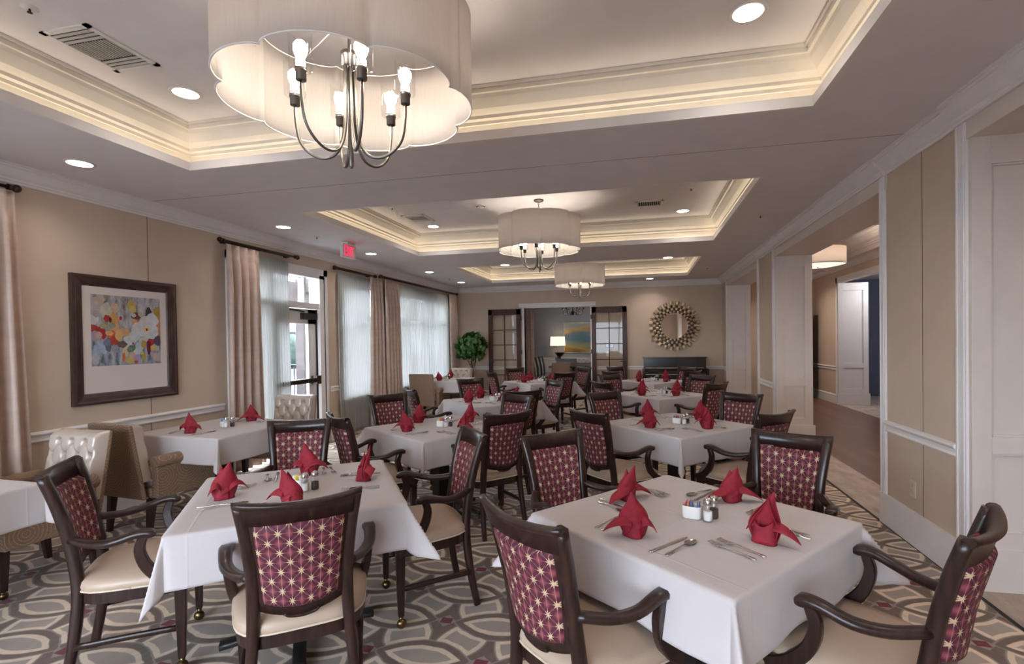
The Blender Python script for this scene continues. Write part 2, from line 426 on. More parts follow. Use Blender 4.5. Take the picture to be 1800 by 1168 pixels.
# ---------------------------------------------------------------- mesh builder
def catmull(P, k=4):
    P = [Vector(p) for p in P]
    if len(P) < 3: return P
    out = []
    for i in range(len(P) - 1):
        a = P[i - 1] if i else P[0] * 2 - P[1]
        b, c = P[i], P[i + 1]
        d = P[i + 2] if i + 2 < len(P) else P[-1] * 2 - P[-2]
        for j in range(k):
            t = j / k
            out.append(.5 * ((2 * b) + (c - a) * t + (2 * a - 5 * b + 4 * c - d) * t * t + (3 * b - a - 3 * c + d) * t ** 3))
    out.append(P[-1])
    return out
class MB:
    def __init__(s):
        s.bm = bmesh.new(); s.uv = s.bm.loops.layers.uv.new('UVMap')
    def face(s, vs, mi=0, sm=False, uvs=None):
        try: f = s.bm.faces.new(vs)
        except ValueError: return None
        f.material_index = mi; f.smooth = sm
        if uvs:
            for l, u in zip(f.loops, uvs): l[s.uv].uv = u
        return f
    def box(s, x0, x1, y0, y1, z0, z1, mi=0):
        v = [s.bm.verts.new((x, y, z)) for z in (z0, z1) for y in (y0, y1) for x in (x0, x1)]
        for q in ((0, 2, 3, 1), (4, 5, 7, 6), (0, 1, 5, 4), (1, 3, 7, 5), (3, 2, 6, 7), (2, 0, 4, 6)):
            s.face([v[i] for i in q], mi, False, [(v[i].co.x + v[i].co.y, v[i].co.z) for i in q])
        return s
    def rings(s, R, mi=0, cap=True, sm=True, closed=True, uvf=None):
        rr = [[s.bm.verts.new(p) for p in r] for r in R]
        n = len(R[0])
        for a, b in zip(rr, rr[1:]):
            for i in range(n if closed else n - 1):
                j = (i + 1) % n
                q = [a[i], a[j], b[j], b[i]]
                s.face(q, mi, sm, [uvf(v.co) for v in q] if uvf else None)
        if cap:
            for r, rev in ((rr[0], True), (rr[-1], False)):
                q = r[::-1] if rev else r
                s.face(q, mi, False, [uvf(v.co) for v in q] if uvf else None)
        return s
    def lathe(s, prof, seg=20, c=(0, 0, 0), mi=0, cap=True, sm=True):
        return s.rings([[(c[0] + r * math.cos(2 * PI * i / seg), c[1] + r * math.sin(2 * PI * i / seg), c[2] + z) for i in range(seg)] for r, z in prof], mi, cap, sm)
    def tube(s, P, r, seg=8, mi=0, cat=4, sm=True):
        P = catmull(P, cat) if cat else [Vector(p) for p in P]
        R = []; ref = None
        for i, p in enumerate(P):
            t = (P[min(i + 1, len(P) - 1)] - P[max(i - 1, 0)]).normalized()
            if ref is None:
                ref = Vector((0, 0, 1)) if abs(t.z) < .9 else Vector((1, 0, 0))
            a = (ref - t * ref.dot(t)).normalized(); ref = a
            b = t.cross(a)
            rr = r(i / (len(P) - 1)) if callable(r) else r
            R.append([tuple(p + a * rr * math.cos(2 * PI * k / seg) + b * rr * math.sin(2 * PI * k / seg)) for k in range(seg)])
        return s.rings(R, mi, True, sm)
    def sweep(s, P, w, h, side=(1, 0, 0), mi=0, cat=4, bev=.22, sm=True):
        """rounded rectangular section, w along side, h across"""
        n0 = len(P)
        P2 = catmull(P, cat) if cat else [Vector(p) for p in P]
        side = Vector(side); R = []
        for i, p in enumerate(P2):
            t = (P2[min(i + 1, len(P2) - 1)] - P2[max(i - 1, 0)]).normalized()
            sd = (side - t * side.dot(t)).normalized()
            nn = t.cross(sd)
            f = i / (len(P2) - 1)
            ww = (w(f) if callable(w) else w) / 2; hh = (h(f) if callable(h) else h) / 2
            b = bev * min(ww, hh) * 2
            o = [(ww, hh - b), (ww - b, hh), (-ww + b, hh), (-ww, hh - b), (-ww, -hh + b), (-ww + b, -hh), (ww - b, -hh), (ww, -hh + b)]
            R.append([tuple(p + sd * a + nn * c) for a, c in o])
        return s.rings(R, mi, True, sm)
    def grid(s, fn, nu, nv, mi=0, sm=True, uvf=None, closed_u=False):
        V = [[s.bm.verts.new(fn(i / nu, j / nv)) for i in range(nu + 1)] for j in range(nv + 1)]
        for j in range(nv):
            for i in range(nu):
                q = [V[j][i], V[j][i + 1], V[j + 1][i + 1], V[j + 1][i]]
                uv = [(a / nu, c / nv) for a, c in ((i, j), (i + 1, j), (i + 1, j + 1), (i, j + 1))]
                s.face(q, mi, sm, [uvf(*t) for t in uv] if uvf else uv)
        return s
    def sphere(s, c, r, seg=12, ring=8, mi=0, sc=(1, 1, 1)):
        R = []
        for j in range(ring + 1):
            t = PI * j / ring
            rr = max(math.sin(t), .02)
            R.append([(c[0] + sc[0] * r * rr * math.cos(2 * PI * i / seg), c[1] + sc[1] * r * rr * math.sin(2 * PI * i / seg), c[2] - sc[2] * r * math.cos(t)) for i in range(seg)])
        return s.rings(R, mi)
    def extrude_poly(s, pts, axis, a, b, mi=0):
        """pts: 2D outline; axis the extrusion axis index"""
        def mk(p, t):
            q = list(p); q.insert(axis, t); return tuple(q)
        v0 = [s.bm.verts.new(mk(p, a)) for p in pts]; v1 = [s.bm.verts.new(mk(p, b)) for p in pts]
        n = len(pts)
        for i in range(n):
            j = (i + 1) % n
            s.face([v0[i], v0[j], v1[j], v1[i]], mi)
        s.face(v0[::-1], mi); s.face(v1, mi)
        return s
    def build(s, name, mats, parent=None, bevel=0, solid=0, weld=False):
        if weld: bmesh.ops.remove_doubles(s.bm, verts=s.bm.verts, dist=1e-5)
        bmesh.ops.recalc_face_normals(s.bm, faces=s.bm.faces)
        me = bpy.data.meshes.new(name); s.bm.to_mesh(me); s.bm.free()
        if not isinstance(mats, (list, tuple)): mats = [mats]
        for m in mats: me.materials.append(m)
        o = bpy.data.objects.new(name, me); COL.objects.link(o)
        if parent: o.parent = parent
        if bevel:
            b = o.modifiers.new('bevel', 'BEVEL'); b.width = bevel; b.segments = 2; b.limit_method = 'ANGLE'
        if solid:
            b = o.modifiers.new('solid', 'SOLIDIFY'); b.thickness = solid; b.offset = 0
        return o
def tag(o, label=None, cat=None, group=None, kind=None):
    if label: o['label'] = label
    if cat: o['category'] = cat
    if group: o['group'] = group
    if kind: o['kind'] = kind
    return o
def thing(name, label, cat, loc=(0, 0, 0), rz=0, group=None):
    o = bpy.data.objects.new(name, None); COL.objects.link(o)
    o.empty_display_size = .1
    o.location = loc; o.rotation_euler = (0, 0, rz)
    return tag(o, label, cat, group)
def kids(o): return [c for c in bpy.data.objects if c.parent == o]
def dup(root, loc, rz, label, group=None):
    def cp(o, par):
        c = o.copy(); COL.objects.link(c); c.parent = par
        for k in kids(o): cp(k, c)
        return c
    r = cp(root, None); r.location = loc; r.rotation_euler = (0, 0, rz)
    r['label'] = label
    if group: r['group'] = group
    return r
def struct(mb, name, mats, parent=None, **k):
    o = mb.build(name, mats, parent, **k)
    if not parent: o['kind'] = 'structure'
    return o

# ---------------------------------------------------------------- shell
def wall_with_holes(mb, axis, t0, t1, a0, a1, z0, z1, holes):
    """wall running along an axis ('y' or 'x'), thickness t0..t1, holes = (a0,a1,z0,z1)"""
    def bx(p, q, r, s_):
        if q - p < 1e-4 or s_ - r < 1e-4: return
        if axis == 'y': mb.box(t0, t1, p, q, r, s_)
        else: mb.box(p, q, t0, t1, r, s_)
    cur = a0
    for (h0, h1, c0, c1) in sorted(holes):
        bx(cur, h0, z0, z1); bx(h0, h1, z0, c0); bx(h0, h1, c1, z1); cur = h1
    bx(cur, a1, z0, z1)
    return mb
struct(MB().box(XL - .3, 1.865, YB - .1, YF + .15, -.1, 0), 'floor', M['carpet'])
struct(MB().box(1.865, 1.885, YB, YF, -.1, .004), 'trim_1', M['dark'])
struct(MB().box(1.885, 2.32, YB, YF, -.1, 0), 'floor_tile', M['tile'])
struct(MB().box(2.32, 4.2, YB, 13.75, -.1, 0), 'floor_wood', M['woodfloor'])
struct(MB().box(4.2, 8.0, 8.0, 13.75, -.1, 0), 'floor_side', M['tile'])
struct(wall_with_holes(MB(), 'y', XL - .2, XL, YB, YF + .2, 0, 3.3, [DOOR] + WIN), 'wall_left', M['wall'])
struct(wall_with_holes(MB(), 'x', YB - .2, YB, XL - .2, 4.4, 0, 3.3, [(-3.95, .25, .25, 2.45)]), 'wall_back', M['wall'])
OX0, OX1, OZ = -2.88, -1.20, 2.33
struct(wall_with_holes(MB(), 'x', YF, YF + .16, XL - .2, JX, 0, 3.3, [(OX0, OX1, 0, OZ)]), 'wall_far', M['wall'])

# ceiling with three raised trays
mb = MB()
def slab(mb, x0, x1, y0, y1, z0, z1, holes):
    cur = y0
    for hx0, hx1, a, b in holes:
        mb.box(x0, x1, cur, a, z0, z1)
        mb.box(x0, hx0, a, b, z0, z1); mb.box(hx1, x1, a, b, z0, z1)
        cur = b
    mb.box(x0, x1, cur, y1, z0, z1)
slab(mb, XL, JX, YB, YF, H, H + .02, [(TX0, TX1, a, b) for a, b in TRAYS])
slab(mb, XL, JX, YB, YF, H + .02, HT, [(TX0 - .1, TX1 + .1, a - .1, b + .1) for a, b in TRAYS])
mb.box(XL, JX, YB, YF, HT, HT + .1)
struct(mb, 'ceiling', M['ceil'])
struct(MB().box(XL + .1, 1.78, 3.905, 3.908, H - .0012, H + .002), 'trim_2', M['groove'])

CROWN = [(0, -.135), (.014, -.135), (.014, -.12), (.024, -.112), (.024, -.098), (.034, -.092), (.05, -.080), (.075, -.045), (.082, -.030), (.094, -.030), (.094, -.012), (.104, -.012), (.104, 0)]
def crown_rect(mb, x0, x1, y0, y1, z, prof, sides='LRBF', k=1.0, mi=0):
    for sd in sides:
        for (p, a), (q, b) in zip(prof, prof[1:]):
            p1, q1 = p * k, q * k
            A = [(x0 + p1, y0 + p1), (x1 - p1, y0 + p1), (x1 - p1, y1 - p1), (x0 + p1, y1 - p1)]
            Bq = [(x0 + q1, y0 + q1), (x1 - q1, y0 + q1), (x1 - q1, y1 - q1), (x0 + q1, y1 - q1)]
            i, j = {'B': (0, 1), 'R': (1, 2), 'F': (2, 3), 'L': (3, 0)}[sd]
            vs = [mb.bm.verts.new(t) for t in ((*A[i], z + a * k), (*A[j], z + a * k), (*Bq[j], z + b * k), (*Bq[i], z + b * k))]
            mb.face(vs, mi)
    return mb
struct(crown_rect(MB(), XL, XR + .03, YB, YF, H, CROWN, 'LFB'), 'trim_3', M['trim'])
ti = [4]
def trim(mb, mat='trim', **k):
    o = struct(mb, 'trim_%d' % ti[0], M[mat] if isinstance(mat, str) else mat, **k); ti[0] += 1
    return o
for a, b in TRAYS:
    # lip, crown and hidden light strip of one tray
    mb = MB(); w = .022
    x0, x1 = TX0, TX1
    q = .003
    mb.box(x0 - w, x1 + w, a - w, a + q, H - .001, H + .065); mb.box(x0 - w, x1 + w, b - q, b + w, H - .001, H + .065)
    mb.box(x0 - w, x0 + q, a + q, b - q, H - .001, H + .065); mb.box(x1 - q, x1 + w, a + q, b - q, H - .001, H + .065)
    trim(mb, 'trim')
    mb = MB()
    crown_rect(mb, x0 - .099, x1 + .099, a - .099, b + .099, HT, CROWN, 'LRBF', 1.55)
    t = .012
    X0, X1, A, B_ = x0 - .1, x1 + .1, a - .1, b + .1
    mb.box(X0, X0 + t, A, B_, H + .02, HT - .2); mb.box(X1 - t, X1, A, B_, H + .02, HT - .2)
    mb.box(X0, X1, A, A + t, H + .02, HT - .2); mb.box(X0, X1, B_ - t, B_, H + .02, HT - .2)
    trim(mb, 'tray')
    root = thing('cove_light', 'warm light strip hidden behind the lip of the ' + {.47: 'nearest', 4.65: 'middle', 8.88: 'farthest'}[a] + ' ceiling tray', 'light')
    for (p, q, r, s_) in ((X0 + .03, X0 + .045, A + .1, B_ - .1), (X1 - .045, X1 - .03, A + .1, B_ - .1), (X0 + .1, X1 - .1, A + .03, A + .045), (X0 + .1, X1 - .1, B_ - .045, B_ - .03)):
        MB().box(p, q, r, s_, H + .021, H + .034).build('light_strip', M['cove'], root)

RAIL = [(0, -.055), (.014, -.055), (.02, -.045), (.012, -.03), (.012, -.01), (.026, .0), (.032, .012), (.026, .024), (.010, .03), (0, .03)]
BASE = [(0, 0), (.016, 0), (.016, .17), (.024, .18), (.018, .20), (.006, .21), (0, .21)]
def run_y(mb, x, sgn, y0, y1, z, prof, mi=0, caps=True):
    return mb.extrude_poly([(x + sgn * p, z + q) for p, q in prof] if True else 0, 1, y0, y1, mi)
def run_x(mb, y, sgn, x0, x1, z, prof, mi=0):
    return mb.extrude_poly([(y + sgn * p, z + q) for p, q in prof], 0, x0, x1, mi)
ZR = .80
mb = MB()
for a, b in ((2.6, 4.80), (6.80, 7.04), (8.32, 8.68), (11.62, YF)): run_y(mb, XL, 1, a, b, ZR, RAIL)
for a, b in ((XL, -3.0), (-1.05, XR + .03)): run_x(mb, YF, -1, a, b, ZR, RAIL)
trim(mb)
mb = MB()
for a, b in ((YB, 4.80), (6.80, YF)): run_y(mb, XL, 1, a, b, 0, BASE)
struct(mb, 'baseboard_left', M['trim'])
mb = MB()
for a, b in ((XL, -3.0), (-1.05, XR + .03)): run_x(mb, YF, -1, a, b, 0, BASE)
struct(mb, 'baseboard_far', M['trim'])
struct(MB().box(XL, XL + .0015, 3.937, 3.942, .83, 2.745), 'trim_20', M['groove'])
struct(MB().box(XL, XL + .0015, 3.937, 3.942, .21, .745), 'trim_21', M['groove'])

# right side: piers, header, panelled jambs
mb = MB()
for a, b in PIERS: mb.box(XR, JX, a, b, 0, 2.9)
mb.box(XR, JX, YB, .6, 0, 2.9)
struct(mb, 'wall_right', M['wall'])
mb = MB()
HZ = 2.64
for a, b in ((.6, 3.41), (4.49, 7.70), (8.75, 11.70)): mb.box(XR - .012, JX + .012, a - .10, b + .10 if b < 11.6 else b + .1, HZ, 2.9)
trim(mb, 'jamb')
mb = MB()
def crown_y(mb, x, y0, y1):
    pts = [(x - p, H + z) for p, z in CROWN] + [(x, H)]
    mb.extrude_poly(pts, 1, y0, y1)
for a, b, x in ((YB, 3.51, XR - .014), (3.51, 4.40, XR), (4.40, 7.80, XR - .014), (7.80, 8.66, XR), (8.66, YF, XR - .014)): crown_y(mb, x, a, b)
trim(mb)
def jamb(y, z1=HZ, x0=XR, x1=JX):
    """panelled white face looking towards -Y, with plinth and side casings"""
    mb = MB()
    mb.box(x0 - .002, x1 + .002, y - .012, y, 0, z1)
    w = .095
    for p, q in ((x0 - .004, x0 + w), (x1 - w, x1 + .004)): mb.box(p, q, y - .034, y - .012, .2, z1)
    for r, s_ in ((.2, .34), (.80, .90), (z1 - .16, z1)): mb.box(x0 + w, x1 - w, y - .034, y - .012, r, s_)
    mb.box(x0 - .03, x1 + .03, y - .045, y, 0, .245)
    # thin bead inside the panels
    for r, s_ in ((.34, .80), (.90, z1 - .16)):
        for p, q, t, u in ((x0 + w, x0 + w + .012, r, s_), (x1 - w - .012, x1 - w, r, s_), (x0 + w, x1 - w, r, r + .012), (x0 + w, x1 - w, s_ - .012, s_)):
            mb.box(p, q, y - .026, y - .012, t, u)
    trim(mb, 'jamb', bevel=.002)
for a, b in PIERS: jamb(a)
# casings on the room face of the piers
mb = MB()
for a, b in PIERS:
    for p, q in ((a - .002, a + .10), (b - .085, b + .002)):
        if p > 12.2: continue
        mb.box(XR - .016, XR, p, q, 0, 2.745)
        mb.box(XR - .022, XR - .016, p + .012, p + .028, .245, 2.745); mb.box(XR - .022, XR - .016, q - .028, q - .012, .245, 2.745)
    mb.box(XR - .022, XR, a - .01, min(b + .01, YF), 0, .245)
trim(mb, 'trim', bevel=.002)
mb = MB()
for a, b in PIERS: run_y(mb, XR, -1, a + .10, min(b - .085, YF), ZR, RAIL)
trim(mb)
struct(MB().box(XR - .0015, XR, 3.898, 3.903, .83, 2.745).box(XR - .0015, XR, 3.898, 3.903, .245, .745), 'trim_22', M['groove'])
# hallway beyond the openings
HH = 3.02
mb = MB()
mb.box(4.2, 4.3, YB, 9.75, 0, 3.3); mb.box(4.2, 4.3, 12.0, 13.7, 0, 3.3); mb.box(4.2, 4.3, 9.75, 12.0, 2.64, 3.3)
mb.box(JX, 3.05, 13.7, 13.8, 0, 3.3); mb.box(3.05, 4.02, 13.7, 13.8, 2.2, 3.3); mb.box(4.02, 4.3, 13.7, 13.8, 0, 3.3)
mb.box(JX, JX + .1, YF, 13.7, 0, 3.3)
struct(mb, 'wall_hallway', M['wall'])
struct(MB().box(6.4, 6.5, 8.0, 14, 0, 3.2).box(4.2, 6.5, 13.75, 13.85, 0, 3.2).box(4.3, 6.5, 8.0, 8.1, 0, 3.2), 'wall_side', M['bluewall'])
struct(MB().box(2.9, 4.3, 13.82, 14.2, -.1, 3.3), 'wall_sky_stop', M['greywall'])  # added box behind the open doorway, keeps sky light out of the hall
mb = MB()
slab(mb, JX, 4.3, YB, 13.8, HH, HH + .3, [(2.55, 4.02, 1.6, 5.2), (2.55, 4.02, 5.7, 7.25), (2.55, 4.02, 7.75, 11.6)])
mb.box(JX, 6.5, YB, 14, HH + .3, HH + .4); mb.box(4.3, 6.5, 8, 14, H, HH + .3)
struct(mb, 'ceiling_hallway', M['ceil'])
mb = MB()
for a, b in ((1.6, 5.2), (5.7, 7.25), (7.75, 11.6)): crown_rect(mb, 2.55, 4.02, a, b, HH + .3, CROWN, 'LRBF', 1.6)
crown_rect(mb, JX, 4.2, YB, 13.7, HH, CROWN, 'RF', .9)
trim(mb)
jamb(12.0, 2.64, 4.2, 4.78)
mb = MB()
mb.box(4.185, 4.2, 11.99, 12.09, 0, 2.76); mb.box(4.185, 4.2, 9.66, 9.76, 0, 2.76); mb.box(4.185, 4.2, 9.66, 12.09, 2.64, 2.76)
mb.box(2.95, 3.05, 13.68, 13.70, 0, 2.3); mb.box(4.02, 4.12, 13.68, 13.70, 0, 2.3); mb.box(2.95, 4.12, 13.68, 13.70, 2.2, 2.3)
run_y(mb, 4.2, -1, 12.09, 13.7, ZR, RAIL); run_y(mb, 4.2, -1, 12.09, 13.7, 0, BASE)
run_y(mb, 4.2, -1, YB, 9.66, ZR, RAIL); run_y(mb, 4.2, -1, YB, 9.66, 0, BASE)
mb.box(6.37, 6.4, 8, 14, 0, .16)
trim(mb)
door = MB().box(3.98, 4.02, 13.05, 13.66, .01, 2.19)
d4 = struct(door, 'door_4', M['woodbrown'])
for z in (.25, 1.1, 1.95): MB().box(3.955, 3.98, 13.58, 13.68, z, z + .1).build('hinge', M['iron'], d4)

# ---------------------------------------------------------------- windows, glazed door, outside
def window(n, y0, y1, z0, z1, mull=1):
    d = bpy.data.objects.new('window_%d' % n, None); COL.objects.link(d); d['kind'] = 'structure'
    mb = MB(); w = .06; x0, x1 = XL - .14, XL - .06
    mb.box(x0, x1, y0, y0 + w, z0, z1); mb.box(x0, x1, y1 - w, y1, z0, z1); mb.box(x0, x1, y0, y1, z0, z0 + w); mb.box(x0, x1, y0, y1, z1 - w, z1)
    for i in range(mull):
        c = y0 + (y1 - y0) * (i + 1) / (mull + 1); mb.box(x0, x1, c - .025, c + .025, z0, z1)
    zz = z0 + (z1 - z0) * .72; mb.box(x0, x1, y0, y1, zz - .02, zz + .02)
    mb.build('window_frame', M['trim'], d)
    MB().box(XL - .105, XL - .10, y0 + .02, y1 - .02, z0 + .02, z1 - .02).build('pane', M['glass'], d)
    mb = MB(); c = .075
    mb.box(XL, XL + .016, y0 - c, y0, z0 - c, z1 + c); mb.box(XL, XL + .016, y1, y1 + c, z0 - c, z1 + c)
    mb.box(XL, XL + .016, y0 - c, y1 + c, z1, z1 + c); mb.box(XL - .1, XL + .04, y0 - c, y1 + c, z0 - .03, z0)
    mb.build('casing', M['trim'], d)
window(1, *WIN[0]); window(2, *WIN[1], mull=0); window(3, *WIN[2], mull=2)
# exit door unit: transom above, side light hidden behind the sheer, glazed door
d1 = bpy.data.objects.new('door_1', None); COL.objects.link(d1); d1['kind'] = 'structure'
y0, y1, z0, z1 = DOOR
mb = MB(); c = .09
mb.box(XL - .16, XL + .02, y1 - .10, y1 + .02, 0, z1); mb.box(XL - .16, XL + .02, y0 - .02, y0 + .06, 0, z1); mb.box(XL - .16, XL + .02, y0, y1, z1 - .05, z1)
mb.box(XL - .16, XL + .005, y0, y1, 2.00, 2.08)
mb.box(XL, XL + .02, y0 - c, y0, 0, z1 + c); mb.box(XL, XL + .02, y1, y1 + c, 0, z1 + c); mb.box(XL, XL + .02, y0 - c, y1 + c, z1, z1 + c)
mb.box(XL - .16, XL, 5.55, 5.60, 0, z1)
mb.box(XL - .15, XL - .05, 6.30, 6.34, 2.08, 2.45)
mb.build('door_frame', M['trim'], d1)
mb = MB()
a, b = 5.60, 6.54
mb.box(XL - .09, XL - .045, a, a + .10, .02, 1.99); mb.box(XL - .09, XL - .045, b - .17, b, .02, 1.99)
mb.box(XL - .09, XL - .045, a, b, .02, .22); mb.box(XL - .09, XL - .045, a, b, 1.78, 1.99)
mb.build('door_leaf', M['trim'], d1)
MB().box(XL - .075, XL - .07, a + .05, b - .12, .15, 1.85).box(XL - .105, XL - .10, 5.55, 6.5, 2.06, 2.47).box(XL - .105, XL - .10, 5.0, 5.56, .1, 2.47).build('pane', M['glass'], d1)
MB().box(XL - .045, XL - .02, b - .002, b + .008, .02, 1.99).build('door_gap', M['dark'], d1)
MB().box(XL - .045, XL + .02, 6.20, 6.50, 1.84, 1.93).tube([(XL - .02, 6.25, 1.95), (XL + .03, 6.0, 1.96), (XL - .03, 5.8, 1.97)], .012).build('door_closer', M['iron'], d1)
MB().box(XL - .045, XL + .04, 5.66, 6.50, .93, .99).box(XL - .045, XL + .05, 6.42, 6.52, .90, 1.02).build('push_bar', M['bronze'], d1)
# window in the wall behind the camera
wb = bpy.data.objects.new('window_4', None); COL.objects.link(wb); wb['kind'] = 'structure'
mb = MB()
for x in (-3.95, -2.55, -1.15, .19): mb.box(x, x + .06, YB - .14, YB - .06, .25, 2.45)
mb.box(-3.95, .25, YB - .14, YB - .06, .25, .31); mb.box(-3.95, .25, YB - .14, YB - .06, 2.39, 2.45)
mb.build('window_frame', M['trim'], wb)
MB().box(-3.93, .23, YB - .105, YB - .10, .27, 2.43).build('pane', M['glass'], wb)
struct(MB().box(-60, XL - .2, -30, 60, -.25, -.12), 'ground', M['concrete'])
struct(MB().box(-20, 20, -30, YB - .2, -.25, -.12), 'ground_back', M['concrete'])
rail = thing('patio_railing', 'black metal railing with thin upright bars outside the glazed door', 'railing', (-7.6, 0, -.12))
MB().box(-.025, .025, 5, 18, 1.10, 1.14).box(-.02, .02, 5, 18, .10, .13).build('rail_bar', M['iron'], rail)
mb = MB()
for i in range(110): mb.box(-.009, .009, 5.05 + i * .118, 5.068 + i * .118, .1, 1.12)
mb.build('baluster_row', M['iron'], rail)
pg = thing('patio_canopy', 'brown timber patio canopy seen through the transom above the door', 'canopy', (-7.4, 0, -.12))
MB().box(-.12, .12, 2, 20, 2.42, 2.95).build('beam', M['beam'], pg)
MB().box(-.12, 2.6, 9.75, 9.95, 2.75, 3.05).build('rafter', M['beam'], pg)
MB().box(-.10, .10, 9.72, 9.92, 0, 2.5).build('post', M['beam'], pg)
MB().box(-.10, .10, 16.2, 16.4, 0, 2.5).build('post', M['beam'], pg)
mb = MB()
for i in range(26):
    mb.sphere((-24 + random.uniform(-2, 2), 18 + i * 1.1, random.uniform(.6, 2.0)), random.uniform(1.0, 1.9), 9, 6)
tag(mb.build('hedge_trees', M['tree']), 'dark trees in the distance beyond the patio railing', 'trees', kind='stuff')
bd = thing('pavilion', 'low grey roofed pavilion beyond the railing outside', 'building', (-17, 0, -.12))
MB().extrude_poly([(0, 2.2), (-2.2, 3.0), (-4.4, 2.2)], 1, 16, 27).build('roof', M['roofgrey'], bd)
mb = MB()
for y in (16.5, 19, 21.5, 24, 26.5): mb.box(-.5, -.2, y, y + .3, 0, 2.2)
mb.build('pillar', M['concrete'], bd)

# ---------------------------------------------------------------- curtains
def drape(name, label, cat, y0, y1, ztop, zbot, x, folds, depth, mat, bot=None, group=None, seed=0, pinch=True):
    """hangs in the plane x, between y0 and y1 at the top, bot=(y0,y1) at the hem"""
    bot = bot or (y0, y1); rnd = random.Random(seed)
    ph = [rnd.uniform(-.5, .5) for _ in range(folds + 2)]
    def fn(u, v):
        t = v
        a = y0 + (bot[0] - y0) * t; b = y1 + (bot[1] - y1) * t
        k = u * folds; i = int(k)
        wob = ph[min(i, folds)] * (1 - (k - i)) + ph[min(i + 1, folds + 1)] * (k - i)
        am = depth * (.55 + .45 * min(1, t * 5)) if pinch else depth
        if pinch: am *= (1 - .55 * math.exp(-((t - .045) / .02) ** 2))
        y = a + (b - a) * u + wob * .012 * t * 3
        xx = x + am * math.sin(2 * PI * k + wob * .8 * t) * (1 + .25 * wob)
        return (xx, y, ztop + (zbot - ztop) * t)
    nu = folds * 10
    o = MB().grid(fn, nu, 40, uvf=lambda u, v: (u, v)).build(name, mat, None, solid=.003 if depth > .02 else .0008)
    return tag(o, label, cat, group)
XC = XL + .10
G = 'taupe drapes along the window wall'
drape('curtain', 'taupe satin drape cut off by the left edge of the photo', 'curtain', 2.42, 2.83, 2.66, .03, XC, 4, .05, M['drape'], (2.36, 2.92), G, 1)
drape('curtain', 'taupe satin drape between the flower painting and the glazed exit door', 'curtain', 4.78, 5.27, 2.63, .03, XC, 4, .055, M['drape'], (4.74, 5.30), G, 2)
drape('curtain', 'light taupe drape left of the pair hanging between the two sheer covered windows', 'curtain', 7.86, 8.28, 2.62, .03, XC, 4, .05, M['drape'], (7.80, 8.34), G, 3)
drape('curtain', 'darker looking taupe drape right of the pair between the sheer covered windows', 'curtain', 8.36, 8.92, 2.64, .03, XC, 5, .05, M['drape'], (8.40, 9.0), G, 4)
drape('curtain', 'taupe drape in the far corner beside the fig tree', 'curtain', 11.50, 11.98, 2.66, .03, XC, 5, .04, M['drape'], (11.55, 12.1), G, 5)
G = 'sheer curtains on the window wall'
drape('sheer_curtain', 'white sheer curtain covering the near half of the glazed exit door', 'sheer curtain', 5.22, 5.86, 2.60, .03, XC - .055, 14, .012, M['sheer'], (5.22, 5.88), G, 6, False)
drape('sheer_curtain', 'white sheer curtain just past the glazed exit door', 'sheer curtain', 6.98, 7.92, 2.60, .03, XC - .055, 15, .012, M['sheer'], (7.0, 7.95), G, 7, False)
drape('sheer_curtain', 'widest white sheer curtain nearest the far corner', 'sheer curtain', 8.85, 11.6, 2.62, .03, XC - .055, 42, .012, M['sheer'], (8.9, 11.6), G, 8, False)
drape('sheer_curtain', 'white sheer curtain behind the drape at the left edge of the photo', 'sheer curtain', .85, 2.6, 2.62, .03, XC - .055, 22, .012, M['sheer'], None, G, 9, False)
def rod(label, y0, y1, z):
    r = thing('curtain_rod', label, 'curtain rod', (XC, 0, z), 0, 'dark curtain rods')
    MB().tube([(0, y0, 0), (0, y1, 0)], .014, 10, cat=0).build('rod', M['bronze'], r)
    MB().tube([(-.055, y0 + .05, -.005), (-.055, y1 - .05, -.005)], .010, 8, cat=0).build('rear_rod', M['bronze'], r)
    for y, s in ((y0, -1), (y1, 1)):
        mb = MB(); mb.sphere((0, y + s * .045, 0), .030, 12, 8)
        mb.tube([(0, y - s * .01, 0), (0, y + s * .02, 0)], .022, 10, cat=0)
        mb.build('finial', M['bronze'], r)
    for y in (y0 + .08, y1 - .08):
        MB().tube([(-.1, y, 0), (0, y, -.0)], .010, 8, cat=0).lathe([(.03, -.02), (.03, 0), (.0301, .02)], 10, (-.092, y, 0)).build('bracket', M['bronze'], r)
rod('dark curtain rod above the drape at the left edge of the photo', .7, 2.80, 2.69)
rod('dark curtain rod left of the exit sign above the glazed door', 4.74, 5.93, 2.67)
rod('dark curtain rod right of the exit sign over the narrow sheer', 6.87, 7.98, 2.66)
rod('longest dark curtain rod reaching the far corner', 8.26, 11.98, 2.69)

